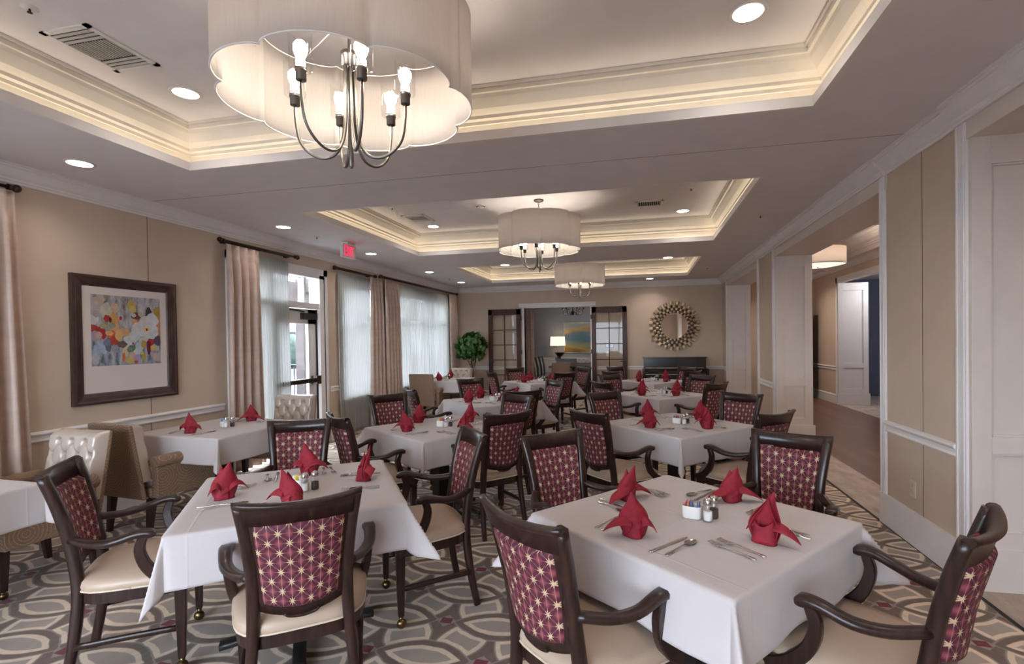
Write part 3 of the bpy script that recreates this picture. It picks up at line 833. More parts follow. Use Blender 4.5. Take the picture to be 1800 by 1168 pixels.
# ---------------------------------------------------------------- dining armchair
def post_y(z):
    P = [(0, -.245), (.25, -.205), (.46, -.195), (.70, -.235), (.95, -.300)]
    for (z0, y0), (z1, y1) in zip(P, P[1:]):
        if z <= z1 or z1 == .95:
            t = (z - z0) / (z1 - z0); return y0 + (y1 - y0) * t
def arc(u): return -.038 * (1 - u * u)
def make_chair(label):
    t = thing('dining_armchair', label, 'chair')
    w = M['wood']
    for s in (-1, 1):
        mb = MB()
        mb.sweep([(s * .190, -.250, 0), (s * .180, -.212, .22), (s * .164, -.198, .44), (s * .160, -.225, .65), (s * .174, -.262, .82), (s * .190, -.300, .948)],
                 lambda f: .030 + .014 * min(1, f * 2.2), lambda f: .036 + .008 * math.sin(PI * f), (1, 0, 0))
        mb.build('rear_leg', w, t)
        l = MB()
        l.rings([[(s * .235 + a * h, .185 + b * h, z) for a, b in ((-1, -1), (1, -1), (1, 1), (-1, 1))] for z, h in ((.065, .015), (.25, .020), (.43, .024))], sm=False)
        lo = l.build('front_leg', w, t, bevel=.004)
        MB().lathe([(.006, .04), (.010, .045), (.012, .066)], 10, (s * .235, .185, 0)).sphere((s * .235, .183, .026), .026, 12, 8, 0, (.8, 1, 1)).build('caster', M['brass'], lo)
        MB().sweep([(s * .228, .185, .20), (s * .222, 0, .205), (s * .205, -.205, .20)], .018, .026, (1, 0, 0)).build('stretcher', w, t)
        mb = MB()
        mb.sweep([(s * .166, -.218, .655), (s * .222, -.13, .640), (s * .262, -.05, .648), (s * .274, .03, .672), (s * .275, .075, .674), (s * .274, .098, .664)], lambda f: (.038 + .018 * f) * (1 - .35 * max(0, (f - .9) / .1) ** 2), lambda f: .030 * (1 - .45 * max(0, (f - .9) / .1) ** 2), (1, 0, 0), bev=.26)
        mb.lathe([(.016, -.012), (.024, -.008), (.0255, 0), (.024, .007), (.016, .011)], 14, (s * .275, .082, .664))
        mb.build('arm', w, t)
        MB().sweep([(s * .248, .205, .40), (s * .254, .130, .445), (s * .262, .068, .52), (s * .270, .045, .60), (s * .275, .060, .660)], lambda f: .030, lambda f: .056 - .022 * f, (1, 0, 0), bev=.15, sm=False).build('arm_support', w, t)
    # crest rail
    P = []; N = 14
    for i in range(N + 1):
        u = -1 + 2 * i / N; P.append((u * .248, u))
    def crest(u):
        z0 = .866; zt = .946 + .014 * u * u; x = u * .214
        yb = lambda z: post_y(z) + arc(u)
        pr = [(.012, z0), (.013, zt - .03), (.011, zt - .006), (.004, zt), (-.010, zt + .001), (-.022, zt - .004), (-.025, zt - .013), (-.020, zt - .022), (-.012, zt - .030), (-.011, z0)]
        return [(u * (.198 + .014 * min(1, (z - z0) / (zt - z0))), yb(z) + dy, z) for dy, z in pr]
    MB().rings([crest(u) for _, u in P]).build('crest_rail', w, t)
    # wooden back frame, closed grid
    def fr(hw0, hw1, zb, zt, th, bow, bulge):
        def f(side):
            def g(u, v):
                U = -1 + 2 * u; z = (zb - bow * (1 - U * U)) * (1 - v) + zt * v
                x = U * (hw0 + (hw1 - hw0) * v)
                k = min(1, (1 - abs(U)) * 12) * min(1, (1 - abs(2 * v - 1)) * 14)
                return (x, post_y(z) + arc(U) + side * (th / 2) * (k ** .5 if bulge else 1), z)
            return g
        return f
    f = fr(.145, .176, .528, .876, .020, .024, False)
    def rim(g):
        return None
    mb = MB()
    for sd in (-1, 1): mb.grid(f(sd), 12, 8)
    # close the lower edge
    mb.grid(lambda u, v: Vector(f(-1)(u, 0)).lerp(Vector(f(1)(u, 0)), v), 12, 1)
    mb.tube([(-.058, post_y(.52) + arc(.25), .513), (-.042, post_y(.5) + arc(.2), .500), (0, post_y(.49) + arc(0), .494), (.042, post_y(.5) + arc(.2), .500), (.058, post_y(.52) + arc(.25), .513)], .008, 8)
    mb.build('back_frame', w, t, weld=True)
    f2 = fr(.134, .162, .550, .876, .050, .022, True)
    mb = MB()
    for sd in (-1, 1): mb.grid(f2(sd), 20, 18, uvf=lambda u, v: ((u - .5) * .34, v * .30))
    mb.build('back_panel', M['star'], t, weld=True)
    # seat
    def outline(k, z, n=40, e=4.2):
        R = []
        for i in range(n):
            a = 2 * PI * i / n
            c, s_ = math.cos(a), math.sin(a)
            r = (abs(c) ** e + abs(s_) ** e) ** (-1 / e)
            x, y = c * r * k, s_ * r * k
            R.append((x * (.250 + .028 * y), y * .222 + .010, z))
        return R
    MB().rings([outline(.93, .372), outline(.97, .375), outline(.97, .424), outline(.93, .427)], sm=False).build('seat_rail', w, t)
    mb = MB().rings([outline(.94, .424), outline(1.0, .434), outline(1.01, .450), outline(.985, .470), outline(.90, .483), outline(.7, .492), outline(.35, .497), outline(.05, .498)])
    st = mb.build('seat_cushion', M['seat'], t)
    p = outline(1.0, .431); p.append(p[0])
    MB().tube(p, .0045, 6, cat=0).build('piping', M['pip'], st)
    return t

# positions: back-rest centre, facing angle (degrees), label
def CH(mx, my, face, label): return (mx, my, face, label)
TB = {'T1': (-1.74, 2.25, 36, 'front left table'), 'T2': (.195, 2.17, 50, 'front right table'),
      'T3': (-1.74, 4.12, 57, 'second left table'), 'T4': (.298, 4.54, 44, 'second right table'),
      'T6': (-1.83, 6.00, 42, 'third left table'), 'T8': (.24, 6.95, 43, 'third right table'),
      'T7': (-1.80, 8.85, 44, 'last left table'), 'T9': (.2, 9.10, 46, 'last right table')}
CHAIRS = [
 CH(-1.20, 1.56, 127, 'dark armchair seen from behind at the near side of the front left table'),
 CH(-2.60, 1.76, 38, 'dark armchair facing right at the left side of the front left table'),
 CH(-2.37, 3.10, -62, 'dark armchair facing the camera behind the front left table'),
 CH(-1.00, 2.86, 218, 'dark armchair facing left at the right side of the front left table'),
 CH(-.38, 1.54, 51, 'largest dark armchair seen from behind at the near left of the front right table'),
 CH(-.51, 2.86, -48, 'dark armchair at the far left side of the front right table'),
 CH(.82, 3.04, 240, 'dark armchair facing the camera at the far right side of the front right table'),
 CH(.96, 1.69, 143, 'dark armchair facing left at the bottom right corner of the photo'),
 CH(-2.22, 3.33, 52, 'dark armchair turned right on the near left side of the second left table'),
 CH(-2.59, 4.77, -38, 'dark armchair facing the camera beside the drapes behind the second left table'),
 CH(-.99, 3.65, 138, 'dark armchair seen from behind on the near right side of the second left table'),
 CH(-1.21, 4.84, 240, 'dark armchair with bluish sheen on the far right side of the second left table'),
 CH(-.39, 3.78, 46, 'dark armchair seen from behind on the near left side of the second right table'),
 CH(-.37, 5.17, -48, 'dark armchair on the far left side of the second right table'),
 CH(.95, 5.15, 234, 'dark armchair facing the camera on the far right side of the second right table'),
 CH(.95, 3.88, 133, 'dark armchair seen from behind on the near right side of the second right table'),
 CH(-2.62, 5.36, 40, 'dark armchair on the near left side of the third left table'),
 CH(-2.41, 6.84, -46, 'dark armchair facing the camera on the far left side of the third left table'),
 CH(-1.25, 5.25, 127, 'dark armchair seen from behind on the near right side of the third left table'),
 CH(-1.12, 6.60, 225, 'dark armchair on the far right side of the third left table'),
 CH(-2.53, 8.26, 38, 'dark armchair on the near left side of the last left table'),
 CH(-2.43, 9.52, -48, 'dark armchair by the left glazed door leaf, far left side of the last left table'),
 CH(-1.24, 8.22, 130, 'dark armchair seen from behind on the near right side of the last left table'),
 CH(-1.07, 9.57, 225, 'dark armchair on the far right side of the last left table'),
 CH(-.49, 6.40, 43, 'dark armchair on the near left side of the third right table'),
 CH(-.46, 7.70, -47, 'dark armchair on the far left side of the third right table'),
 CH(.89, 6.31, 136, 'dark armchair seen from behind on the near right side of the third right table'),
 CH(.87, 7.60, 232, 'dark armchair facing the camera on the far right side of the third right table'),
 CH(-.50, 8.47, 45, 'dark armchair on the near left side of the last right table'),
 CH(-.48, 9.84, -46, 'dark armchair by the right glazed door leaf, far left side of the last right table'),
 CH(.84, 8.61, 136, 'dark armchair on the near right side of the last right table'),
 CH(.86, 9.75, 230, 'dark armchair in front of the piano, far right side of the last right table')]
proto = None
for mx, my, fa, lab in CHAIRS:
    a = math.radians(fa); x, y = mx + .30 * math.cos(a), my + .30 * math.sin(a)
    rz = a - PI / 2
    if proto is None:
        proto = make_chair(lab); proto['group'] = 'dark wood dining armchairs'
        proto.location = (x, y, 0); proto.rotation_euler = (0, 0, rz)
    else: dup(proto, (x, y, 0), rz, lab)

# ---------------------------------------------------------------- tables and cloths
def make_table(label):
    t = thing('dining_table', label, 'table', group='square pedestal dining tables')
    MB().box(-.44, .44, -.44, .44, .715, .743).build('tabletop', M['wood'], t, bevel=.003)
    MB().box(-.055, .055, -.055, .055, .03, .70).box(-.16, .16, -.16, .16, .695, .715).build('pedestal', M['iron'], t, bevel=.004)
    for a in (0, PI / 2):
        c, s = math.cos(a), math.sin(a)
        MB().sweep([(-.36 * c, -.36 * s, .020), (-.2 * c, -.2 * s, .035), (0, 0, .045), (.2 * c, .2 * s, .035), (.36 * c, .36 * s, .020)], .06, .03, (-s, c, 0)).build('base_foot', M['iron'], t)
    return t
def make_cloth(label, seed=0, half=.464, over=.225, slump=None, flare=(1, 1, 1, .42)):
    rnd = random.Random(seed)
    ph = [rnd.uniform(0, 6.28) for _ in range(8)]
    top = .7462; S = half + over; n = 72
    r0 = .012
    def fn(u, v):
        a = (-1 + 2 * u) * S; b = (-1 + 2 * v) * S
        oa = max(0, abs(a) - half); ob = max(0, abs(b) - half)
        sa = 1 if a > 0 else -1; sb = 1 if b > 0 else -1
        ca = max(-half, min(half, a)); cb = max(-half, min(half, b))
        wr = .0012 * (math.sin(a * 9 + ph[0]) * math.sin(b * 7 + ph[1]) + .5 * math.sin(a * 23 + b * 17 + ph[2]))
        if oa == 0 and ob == 0: return (a, b, top + abs(wr) * .6)
        r = math.hypot(oa, ob); ang = math.atan2(ob, oa)
        k = 0
        if oa > 0 and ob > 0:
            q = abs(ang - PI / 4) / (PI / 4)
            ci = (0 if sa > 0 else 1) + (0 if sb > 0 else 2)
            k = (1 - q) ** 1.3 * (.62 * flare[ci])
            k -= .10 * math.sin(PI * min(1, q * 1.0)) * (1 if q > .35 else 0)
            ripple = 0
        al = .045 + k
        tt = cb if oa > 0 and ob == 0 else (ca if ob > 0 and oa == 0 else 0)
        side = (0 if sa > 0 else 1) if oa > 0 else (2 if sb > 0 else 3)
        if oa == 0 or ob == 0:
            e = min(1, (half - abs(tt)) / .12)
            wob = .020 * (math.sin(tt * 8 + ph[side]) + .6 * math.sin(tt * 17 + ph[side + 2])) * e
            al += wob * 2.2
        rr = max(0, r - r0)
        h = min(r, r0) + rr * math.sin(al); z = top - (0 if r <= 0 else min(r, r0) * .25) - rr * math.cos(al)
        h = h if r > r0 else r
        ux, uy = (math.cos(ang), math.sin(ang)) if (oa > 0 and ob > 0) else ((1, 0) if oa > 0 else (0, 1))
        x = (sa * half if oa > 0 else a) + sa * ux * h if oa > 0 else a
        y = (sb * half if ob > 0 else b) + sb * uy * h if ob > 0 else b
        return (x, y, z)
    # non uniform parameters so that rows fall on the table edges
    e = over / (2 * S)
    def warp(t):
        if t < .25: return e * (t / .25)
        if t > .75: return 1 - e * ((1 - t) / .25)
        return e + (1 - 2 * e) * (t - .25) / .5
    o = MB().grid(lambda u, v: fn(warp(u), warp(v)), n, n).build('tablecloth', M['cloth'], None, solid=.0012)
    return tag(o, label, 'tablecloth', 'white square tablecloths')
tproto = None
ALLT = dict(TB)
ALLT['T5'] = (-3.74, 3.84, -4, 'table below the flower painting')
ALLT['T0'] = (-3.73, 1.66, -2, 'table cut off at the left edge')
ALLT['T10'] = (-3.79, 9.25, 2, 'far table by the widest sheer')
sd = 3
for k, (x, y, a, nm) in ALLT.items():
    if tproto is None: tproto = make_table('black pedestal table under the cloth of the ' + nm); tproto.location = (x, y, 0); tproto.rotation_euler = (0, 0, math.radians(a))
    else: dup(tproto, (x, y, 0), math.radians(a), 'black pedestal table under the cloth of the ' + nm)
    sd += 1
    c = make_cloth('white cloth draped over the ' + nm, sd, flare=(1, 1, 1, .42 if k in ('T1', 'T3', 'T6') else .75))
    c.location = (x, y, 0); c.rotation_euler = (0, 0, math.radians(a))

# ---------------------------------------------------------------- napkins
def make_napkin(var):
    """red napkin folded into a standing flower: pointed centre, two wings, banded foot"""
    rnd = random.Random(var)
    mb = MB()
    H_ = (.185, .20, .17, .19)[var]
    def petal(h, w, lean, twist, y0, z0=.015):
        # hollow leaf that curls forward
        def fn(u, v):
            U = -1 + 2 * u
            ww = w * (math.sin(PI * (.30 + .70 * v)) ** .8) if v < 1 else 0
            ww = w * max(0, (1 - v ** 2.6)) * (.80 + .45 * math.sin(PI * min(1, v * 1.3)))
            x = ww * math.sin(U * 1.35) + twist * v * v * .04
            y = y0 - ww * .85 * (1 - math.cos(U * 1.35)) * -1 - .012 + lean * v * v
            return (x, y, z0 + h * v - .012 * abs(U) * (1 - v))
        mb.grid(fn, 14, 14)
    petal(H_, .056, -.010, .4 * (var - 1.5), -.022)
    petal(H_ * .86, .048, .012, -.3, -.006)
    # foot : overlapping band
    def foot(u, v):
        a = u * 2 * PI * 1.12 - 1.9
        r = .040 + .006 * u + .006 * math.sin(3 * a + var) * (1 - v)
        hgt = .062 + .020 * math.sin(a * .5 + .6) + .012 * math.cos(2 * a)
        r *= (1.06 - .20 * v)
        return (r * math.cos(a), r * .9 * math.sin(a), .001 + hgt * v)
    mb.grid(foot, 30, 5)
    def band(u, v):
        a = -2.6 + u * 2.1
        r = .047 - .004 * v
        return (r * math.cos(a), r * .92 * math.sin(a), .012 + .050 * u + .024 * v * math.sin(PI * u))
    mb.grid(band, 12, 3)
    # wings
    L = ((.115, .065), (.085, .105), (.125, .13), (.06, .095))[var]
    for s, ln in ((-1, L[0]), (1, L[1])):
        up = (.03, .055, .0, .05)[var]
        def wing(u, v, s=s, ln=ln):
            x = s * (.020 + ln * v)
            wd = .046 * (1 - v ** 3.2) * (.75 + .4 * math.sin(PI * v)) + .002
            U = -1 + 2 * u
            z = .070 + up * math.sin(PI * .5 * v) * 1.2 - (.066 + up * .6) * v ** 1.7 + .018 * (1 - U * U) * (1 - v)
            y = -.018 + U * wd * .75 + .016 * v * (1 if var % 2 else -1) * s
            return (x, y, max(.003, z - .020 * abs(U) * (1 - v)))
        mb.grid(wing, 8, 14)
    for v in mb.bm.verts: v.co.x *= .90; v.co.y *= .90; v.co.z *= .90
    return mb.build('napkin', M['napkin'], None, solid=.0022)
NP = [make_napkin(i) for i in range(4)]
used_n = [False] * 4
def napkin(x, y, rz, var, label, z=.7475):
    o = NP[var]
    if used_n[var]: o = o.copy(); COL.objects.link(o)
    used_n[var] = True
    o.location = (x, y, z); o.rotation_euler = (0, 0, rz)
    return tag(o, label, 'napkin', 'folded red napkins')

# ---------------------------------------------------------------- cutlery
def flat(mb, prof, th=.0022):
    """prof: (y, halfwidth, z) stations"""
    R = []
    for y, w, z in prof:
        R.append([(-w, y, z), (-w * .5, y, z + th * .6), (0, y, z + th), (w * .5, y, z + th * .6), (w, y, z), (0, y, z - .0004)])
    return mb.rings(R)
def make_cut(kind):
    mb = MB()
    hd = [(-.09, .004, .0015), (-.087, .008, .0015), (-.075, .0095, .002), (-.05, .0065, .003), (-.02, .0040, .006)]
    if kind == 'table_knife':
        flat(mb, [(-.105, .004, .001), (-.10, .0085, .001), (-.06, .0085, .002), (-.01, .006, .003), (.0, .006, .003), (.01, .0085, .002), (.06, .0095, .002), (.09, .0085, .0015), (.108, .002, .001)], .003)
    elif kind == 'table_fork':
        flat(mb, hd + [(.01, .0032, .009), (.03, .005, .008), (.040, .0115, .006), (.052, .0125, .004)], .0022)
        for i in range(4):
            x = -.0105 + i * .007
            flat(mb, [(.050, .0022, .0042), (.070, .0020, .0038), (.092, .0010, .0065)], .0018) if False else None
            mb.sweep([(x, .048, .0055), (x, .068, .0045), (x, .094, .0080)], .0036, .0018, (1, 0, 0), cat=3)
    else:
        flat(mb, hd + [(.01, .0032, .009), (.035, .0045, .007)], .0022)
        def bowl(u, v):
            U = -1 + 2 * u; t = v
            w = .019 * math.sin(PI * min(.985, max(.03, .06 + .92 * t))) ** .6
            return (U * w, .032 + .060 * t, .0075 - .0055 * math.sin(PI * t) * (1 - U * U))
        mb.grid(bowl, 10, 12); mb.grid(lambda u, v: tuple(Vector(bowl(u, v)) - Vector((0, 0, .0012))), 10, 12)
    return mb.build(kind, M['steel'])
CUT = {k: make_cut(k) for k in ('table_knife', 'table_fork', 'table_spoon')}
used_c = set()
def cutlery(kind, x, y, rz, label, z=.7478):
    o = CUT[kind]
    if kind in used_c: o = o.copy(); COL.objects.link(o)
    used_c.add(kind)
    o.location = (x, y, z); o.rotation_euler = (0, 0, rz)
    return tag(o, label, {'table_knife': 'knife', 'table_fork': 'fork', 'table_spoon': 'spoon'}[kind], 'stainless cutlery on the tablecloths')

# ---------------------------------------------------------------- condiments
def make_caddy(label):
    def ol(k, z):
        return [(k * .040 * math.copysign(abs(math.cos(a)) ** .55, math.cos(a)), k * .030 * math.copysign(abs(math.sin(a)) ** .55, math.sin(a)), z) for a in [2 * PI * (i + .5) / 24 for i in range(24)]]
    mb = MB().rings([ol(.90, 0), ol(.97, .004), ol(1.0, .050), ol(1.01, .052), ol(.94, .052), ol(.93, .046), ol(.88, .006), ol(.3, .006)])
    o = mb.build('sugar_caddy', M['ceramic'])
    return tag(o, label, 'caddy', 'white sugar caddies')
def make_shaker(label, content):
    t = thing('shaker', label, 'shaker')
    MB().lathe([(.018, 0), (.020, .004), (.0195, .055), (.016, .066), (.0155, .072)], 14).build('glass_body', M['cglass'], t)
    MB().lathe([(.0165, .003), (.0178, .006), (.0172, .040), (.010, .041)], 12).build('contents', M[content], t)
    MB().lathe([(.0175, .068), (.0180, .072), (.0178, .084), (.013, .093), (.004, .096)], 14).build('cap', M['steel'], t)
    return t
def make_packet(c):
    def f(sgn):
        return lambda u, v: ((-1 + 2 * u) * .020, sgn * .0024 * math.sin(PI * u) * math.sin(PI * v) + .002 * math.sin(v * 3), .062 * v)
    mb = MB(); mb.grid(f(1), 6, 8); mb.grid(f(-1), 6, 8)
    return mb.build('sweetener_packet', M['pk_' + c], None, weld=True)
PK = {c: make_packet(c) for c in ('pink', 'blue', 'yellow', 'ivory')}
used_p = set()
cad0 = None; salt0 = pep0 = None
def condiments(x, y, ang, nm, packs):
    global cad0, salt0, pep0
    zt = .748
    lab = 'white caddy of sweetener packets on the ' + nm
    if cad0 is None: cad0 = make_caddy(lab)
    c = cad0 if cad0.location.length == 0 else cad0.copy()
    if c is not cad0: COL.objects.link(c); c['label'] = lab
    c.location = (x, y, zt); c.rotation_euler = (0, 0, ang)
    ca, sa = math.cos(ang), math.sin(ang)
    P = lambda a, b: (x + a * ca - b * sa, y + a * sa + b * ca)
    ls = 'glass salt shaker beside the caddy on the ' + nm
    lp = 'glass pepper shaker beside the caddy on the ' + nm
    p1 = P(.066, -.012); p2 = P(.080, .034)
    if salt0 is None:
        salt0 = make_shaker(ls, 'salt'); pep0 = make_shaker(lp, 'pepper')
        salt0['group'] = 'salt shakers'; pep0['group'] = 'pepper shakers'
        salt0.location = (*p1, zt); pep0.location = (*p2, zt)
    else:
        dup(salt0, (*p1, zt), 0, ls); dup(pep0, (*p2, zt), 0, lp)
    n = len(packs)
    for i, col in enumerate(packs):
        o = PK[col]
        if col in used_p: o = o.copy(); COL.objects.link(o)
        used_p.add(col)
        a = -.026 + .052 * i / max(1, n - 1)
        o.location = (*P(a, .004 * (-1) ** i), zt + .010); o.rotation_euler = (random.uniform(-.12, .12), (i - n / 2) * .07, ang + PI / 2 + random.uniform(-.15, .15))
        same = [j for j in range(n) if packs[j] == col]
        pos = '' if len(same) == 1 else ('leftmost ' if i == same[0] else 'rightmost ' if i == same[-1] else 'middle ')
        tag(o, pos + col + ' sweetener packet in the caddy on the ' + nm, 'packet', 'sweetener packets on the ' + nm)

SEATS4 = [(180 + 90, 'near right seat'), (180, 'near left seat'), (90, 'far left seat'), (0, 'far right seat')]
# per table: seat direction (degrees, from the table centre), seat words, napkin variant, napkin turn
SET = {
 'T1': [(-54, 'near seat', 0, 0.1), (216, 'left seat', 3, .9), (126, 'far seat', 1, .2), (36, 'right seat', 3, 2.2)],
 'T2': [(230, 'near left seat', 0, .25), (140, 'far left seat', 2, .9), (50, 'far right seat', 2, .3), (-40, 'near right seat', 0, 2.6)],
 'T3': [(237, 'near left seat', 0, .2), (147, 'far left seat', 3, .4), (57, 'far right seat', 1, 1), (-33, 'near right seat', 2, 2.5)],
 'T4': [(224, 'near left seat', 0, .2), (134, 'far left seat', 1, .1), (44, 'far right seat', 1, .3), (-46, 'near right seat', 3, 2.9)],
 'T6': [(222, 'near left seat', 3, .3), (132, 'far left seat', 1, .5), (42, 'far right seat', 2, 1), (-48, 'near right seat', 2, 2.7)],
 'T8': [(223, 'near left seat', 1, 0), (133, 'far left seat', 3, .2), (43, 'far right seat', 1, .3), (-47, 'near right seat', 1, .3)],
 'T7': [(224, 'near left seat', 2, 0), (134, 'far left seat', 1, 0), (44, 'far right seat', 3, 1), (-46, 'near right seat', 2, 2)],
 'T9': [(226, 'near left seat', 3, .8), (136, 'far left seat', 3, .2), (46, 'far right seat', 1, .3), (-44, 'near right seat', 2, 1.2)],
 'T5': [(-94, 'near seat', 3, .1), (86, 'far seat', 2, .4)],
 'T10': [(-88, 'near seat', 0, .3), (92, 'far seat', 3, .4)],
 'T0': [(88, 'far seat', 1, .2)]}
for k, seats in SET.items():
    cx, cy, a, nm = ALLT[k]
    for ang, sw, var, turn in seats:
        t = math.radians(ang); d = Vector((math.cos(t), math.sin(t))); rt = Vector((-d.y, d.x))  # diner's right hand side
        c = Vector((cx, cy))
        p = c + d * .325 + rt * random.uniform(-.02, .02)
        if k == 'T1' and sw == 'near seat': p = Vector((-1.60, 2.02))
        if k == 'T1' and sw == 'far seat': p = Vector((-1.86, 2.50))
        napkin(p.x, p.y, turn, var, 'red napkin standing at the ' + sw + ' of the ' + nm)
        rz = t + PI / 2
        for kind, lat, back, word in (('table_knife', .125, .31, 'knife'), ('table_spoon', .160, .305, 'spoon'), ('table_fork', -.130, .31, 'inner fork'), ('table_fork', -.168, .305, 'outer fork')):
            q = c + d * (back + random.uniform(-.012, .012)) + rt * (lat + random.uniform(-.008, .008))
            cutlery(kind, q.x, q.y, rz + random.uniform(-.12, .12), 'stainless ' + word + ' at the ' + sw + ' of the ' + nm)
packs = {'T1': ['ivory', 'yellow', 'ivory'], 'T2': ['pink', 'yellow', 'pink', 'blue', 'blue', 'blue'], 'T3': ['ivory', 'yellow', 'pink', 'pink'], 'T4': ['yellow', 'blue', 'blue', 'pink', 'pink'], 'T5': ['ivory', 'blue', 'ivory'], 'T6': ['pink', 'pink'], 'T7': ['pink', 'ivory'], 'T8': ['yellow', 'blue', 'ivory'], 'T9': ['blue', 'ivory'], 'T10': ['ivory', 'blue']}
for k, pk in packs.items():
    cx, cy, a, nm = ALLT[k]
    condiments(cx + .01, cy + .0, math.radians(-20), nm, pk)

# ---------------------------------------------------------------- upholstered armchairs (patterned shell, tufted inside)
def make_uph(label, tuft='champ'):
    t = thing('tufted_armchair', label, 'armchair', group='tufted armchairs')
    w = M['wood']; cf = M['circle']
    def yb(z): return -.25 - (z - .30) * .16
    # outer shell of the back
    def ring(z, hw): return [(-hw, yb(z) - .045, z), (hw, yb(z) - .045, z), (hw, yb(z) - .015, z), (-hw, yb(z) - .015, z)]
    MB().rings([ring(.30, .235), ring(.6, .235), ring(.885, .235), ring(.90, .225)], sm=False, uvf=lambda c: (c.x + c.y, c.z)).build('outer_back', cf, t, bevel=.012)
    # tufted inner back
    cols, rows, dx, dz = 5, 5, .094, .105
    btn = []
    for r in range(4):
        n = 3 if r % 2 == 0 else 4
        for i in range(n):
            btn.append(((i - (n - 1) / 2) * .125, .835 - r * .095))
    def tf(u, v):
        x = (-1 + 2 * u) * .233; z = .44 + .462 * v
        d = 0
        for bx, bz in btn:
            r = math.hypot(x - bx, z - bz)
            d -= .026 * math.exp(-(r / .022) ** 2)
            # creases towards the neighbours
            for ex, ez in ((.0625, .095), (-.0625, .095)):
                L2 = ex * ex + ez * ez; s_ = ((x - bx) * ex + (z - bz) * ez) / L2
                if 0 <= s_ <= 1 and z < .85:
                    q = abs((x - bx) * ez - (z - bz) * ex) / math.sqrt(L2)
                    d -= .009 * math.exp(-(q / .010) ** 2)
        e = min(1, (1 - abs(2 * u - 1)) * 11) * min(1, (1 - v) * 14)
        return (x, yb(z) - .018 + .085 * (e ** .4) + d * e, z)
    ib = MB().grid(tf, 56, 56).grid(lambda u, v: ((-1 + 2 * u) * .233, yb(.44 + .462 * v) - .019, .44 + .462 * v), 2, 4).build('tufted_back', M[tuft], t)
    for bx, bz in btn:
        MB().sphere((bx, yb(bz) + .045, bz), .008, 8, 6, 0, (1, .6, 1)).build('button', M[tuft], ib)
    MB().box(-.235, .235, -.24, .27, .30, .38).build('seat_base', cf, t, bevel=.01)
    def ol(k, z, n=36, e=7):
        R = []
        for i in range(n):
            a = 2 * PI * i / n; c, s_ = math.cos(a), math.sin(a); r = (abs(c) ** e + abs(s_) ** e) ** (-1 / e)
            R.append((c * r * k * .215, s_ * r * k * .25 + .02, z))
        return R
    MB().rings([ol(.95, .375), ol(1, .39), ol(1.01, .43), ol(.98, .455), ol(.8, .470), ol(.3, .475)]).build('seat_cushion', M[tuft], t)
    for s in (-1, 1):
        x = s * .265
        mb = MB(); mb.box(x - .032, x + .032, -.23, .26, .30, .56)
        R = []
        for yy in (-.24, -.1, .05, .2, .268, .275):
            rr = .052 if yy < .26 else .045
            R.append([(x + s * .006 + rr * math.cos(a), yy, .585 + rr * .9 * math.sin(a)) for a in [2 * PI * i / 16 for i in range(16)]])
        mb.rings(R, uvf=lambda c: (c.y, c.z + c.x))
        mb.build('rolled_arm', cf, t, bevel=.006)
        for y, nm in ((.235, 'front_leg'), (-.225, 'rear_leg')):
            l = MB(); dy = -.03 if y < 0 else 0
            z0 = .05 if y > 0 else 0
            l.rings([[(s * .225 + a * h, y + b * h + (dy if z < .1 else 0), z) for a, b in ((-1, -1), (1, -1), (1, 1), (-1, 1))] for z, h in ((z0, .016), (.30, .026))], sm=False)
            lo = l.build(nm, w, t)
            if y > 0: MB().lathe([(.008, .03), (.014, .036), (.015, .055)], 10, (s * .225, y, 0)).sphere((s * .225, y - .004, .024), .024, 10, 8, 0, (.7, 1, 1)).build('caster', M['brass'], lo)
    return t
UP = [(-3.90, 2.80, -93, 'silver tufted armchair facing the camera beside the drape at the left'),
      (-4.00, 3.06, 84, 'armchair seen from behind with brown circle pattern, below the flower painting'),
      (-3.92, 5.08, -84, 'tan tufted armchair facing the camera in front of the glazed exit door'),
      (-3.95, 8.50, 88, 'brown patterned armchair seen from behind in front of the widest sheer curtain'),
      (-3.88, 10.50, -90, 'white looking tufted armchair facing the camera below the fig tree')]
u0 = None
for mx, my, fa, lab in UP:
    a = math.radians(fa); x, y = mx + .36 * math.cos(a), my + .36 * math.sin(a)
    if u0 is None:
        u0 = make_uph(lab); u0.location = (x, y, 0); u0.rotation_euler = (0, 0, a - PI / 2)
    else: dup(u0, (x, y, 0), a - PI / 2, lab)
dup(u0, (-3.72, .95, 0), 0, 'tufted armchair on the near side of the table at the left edge')

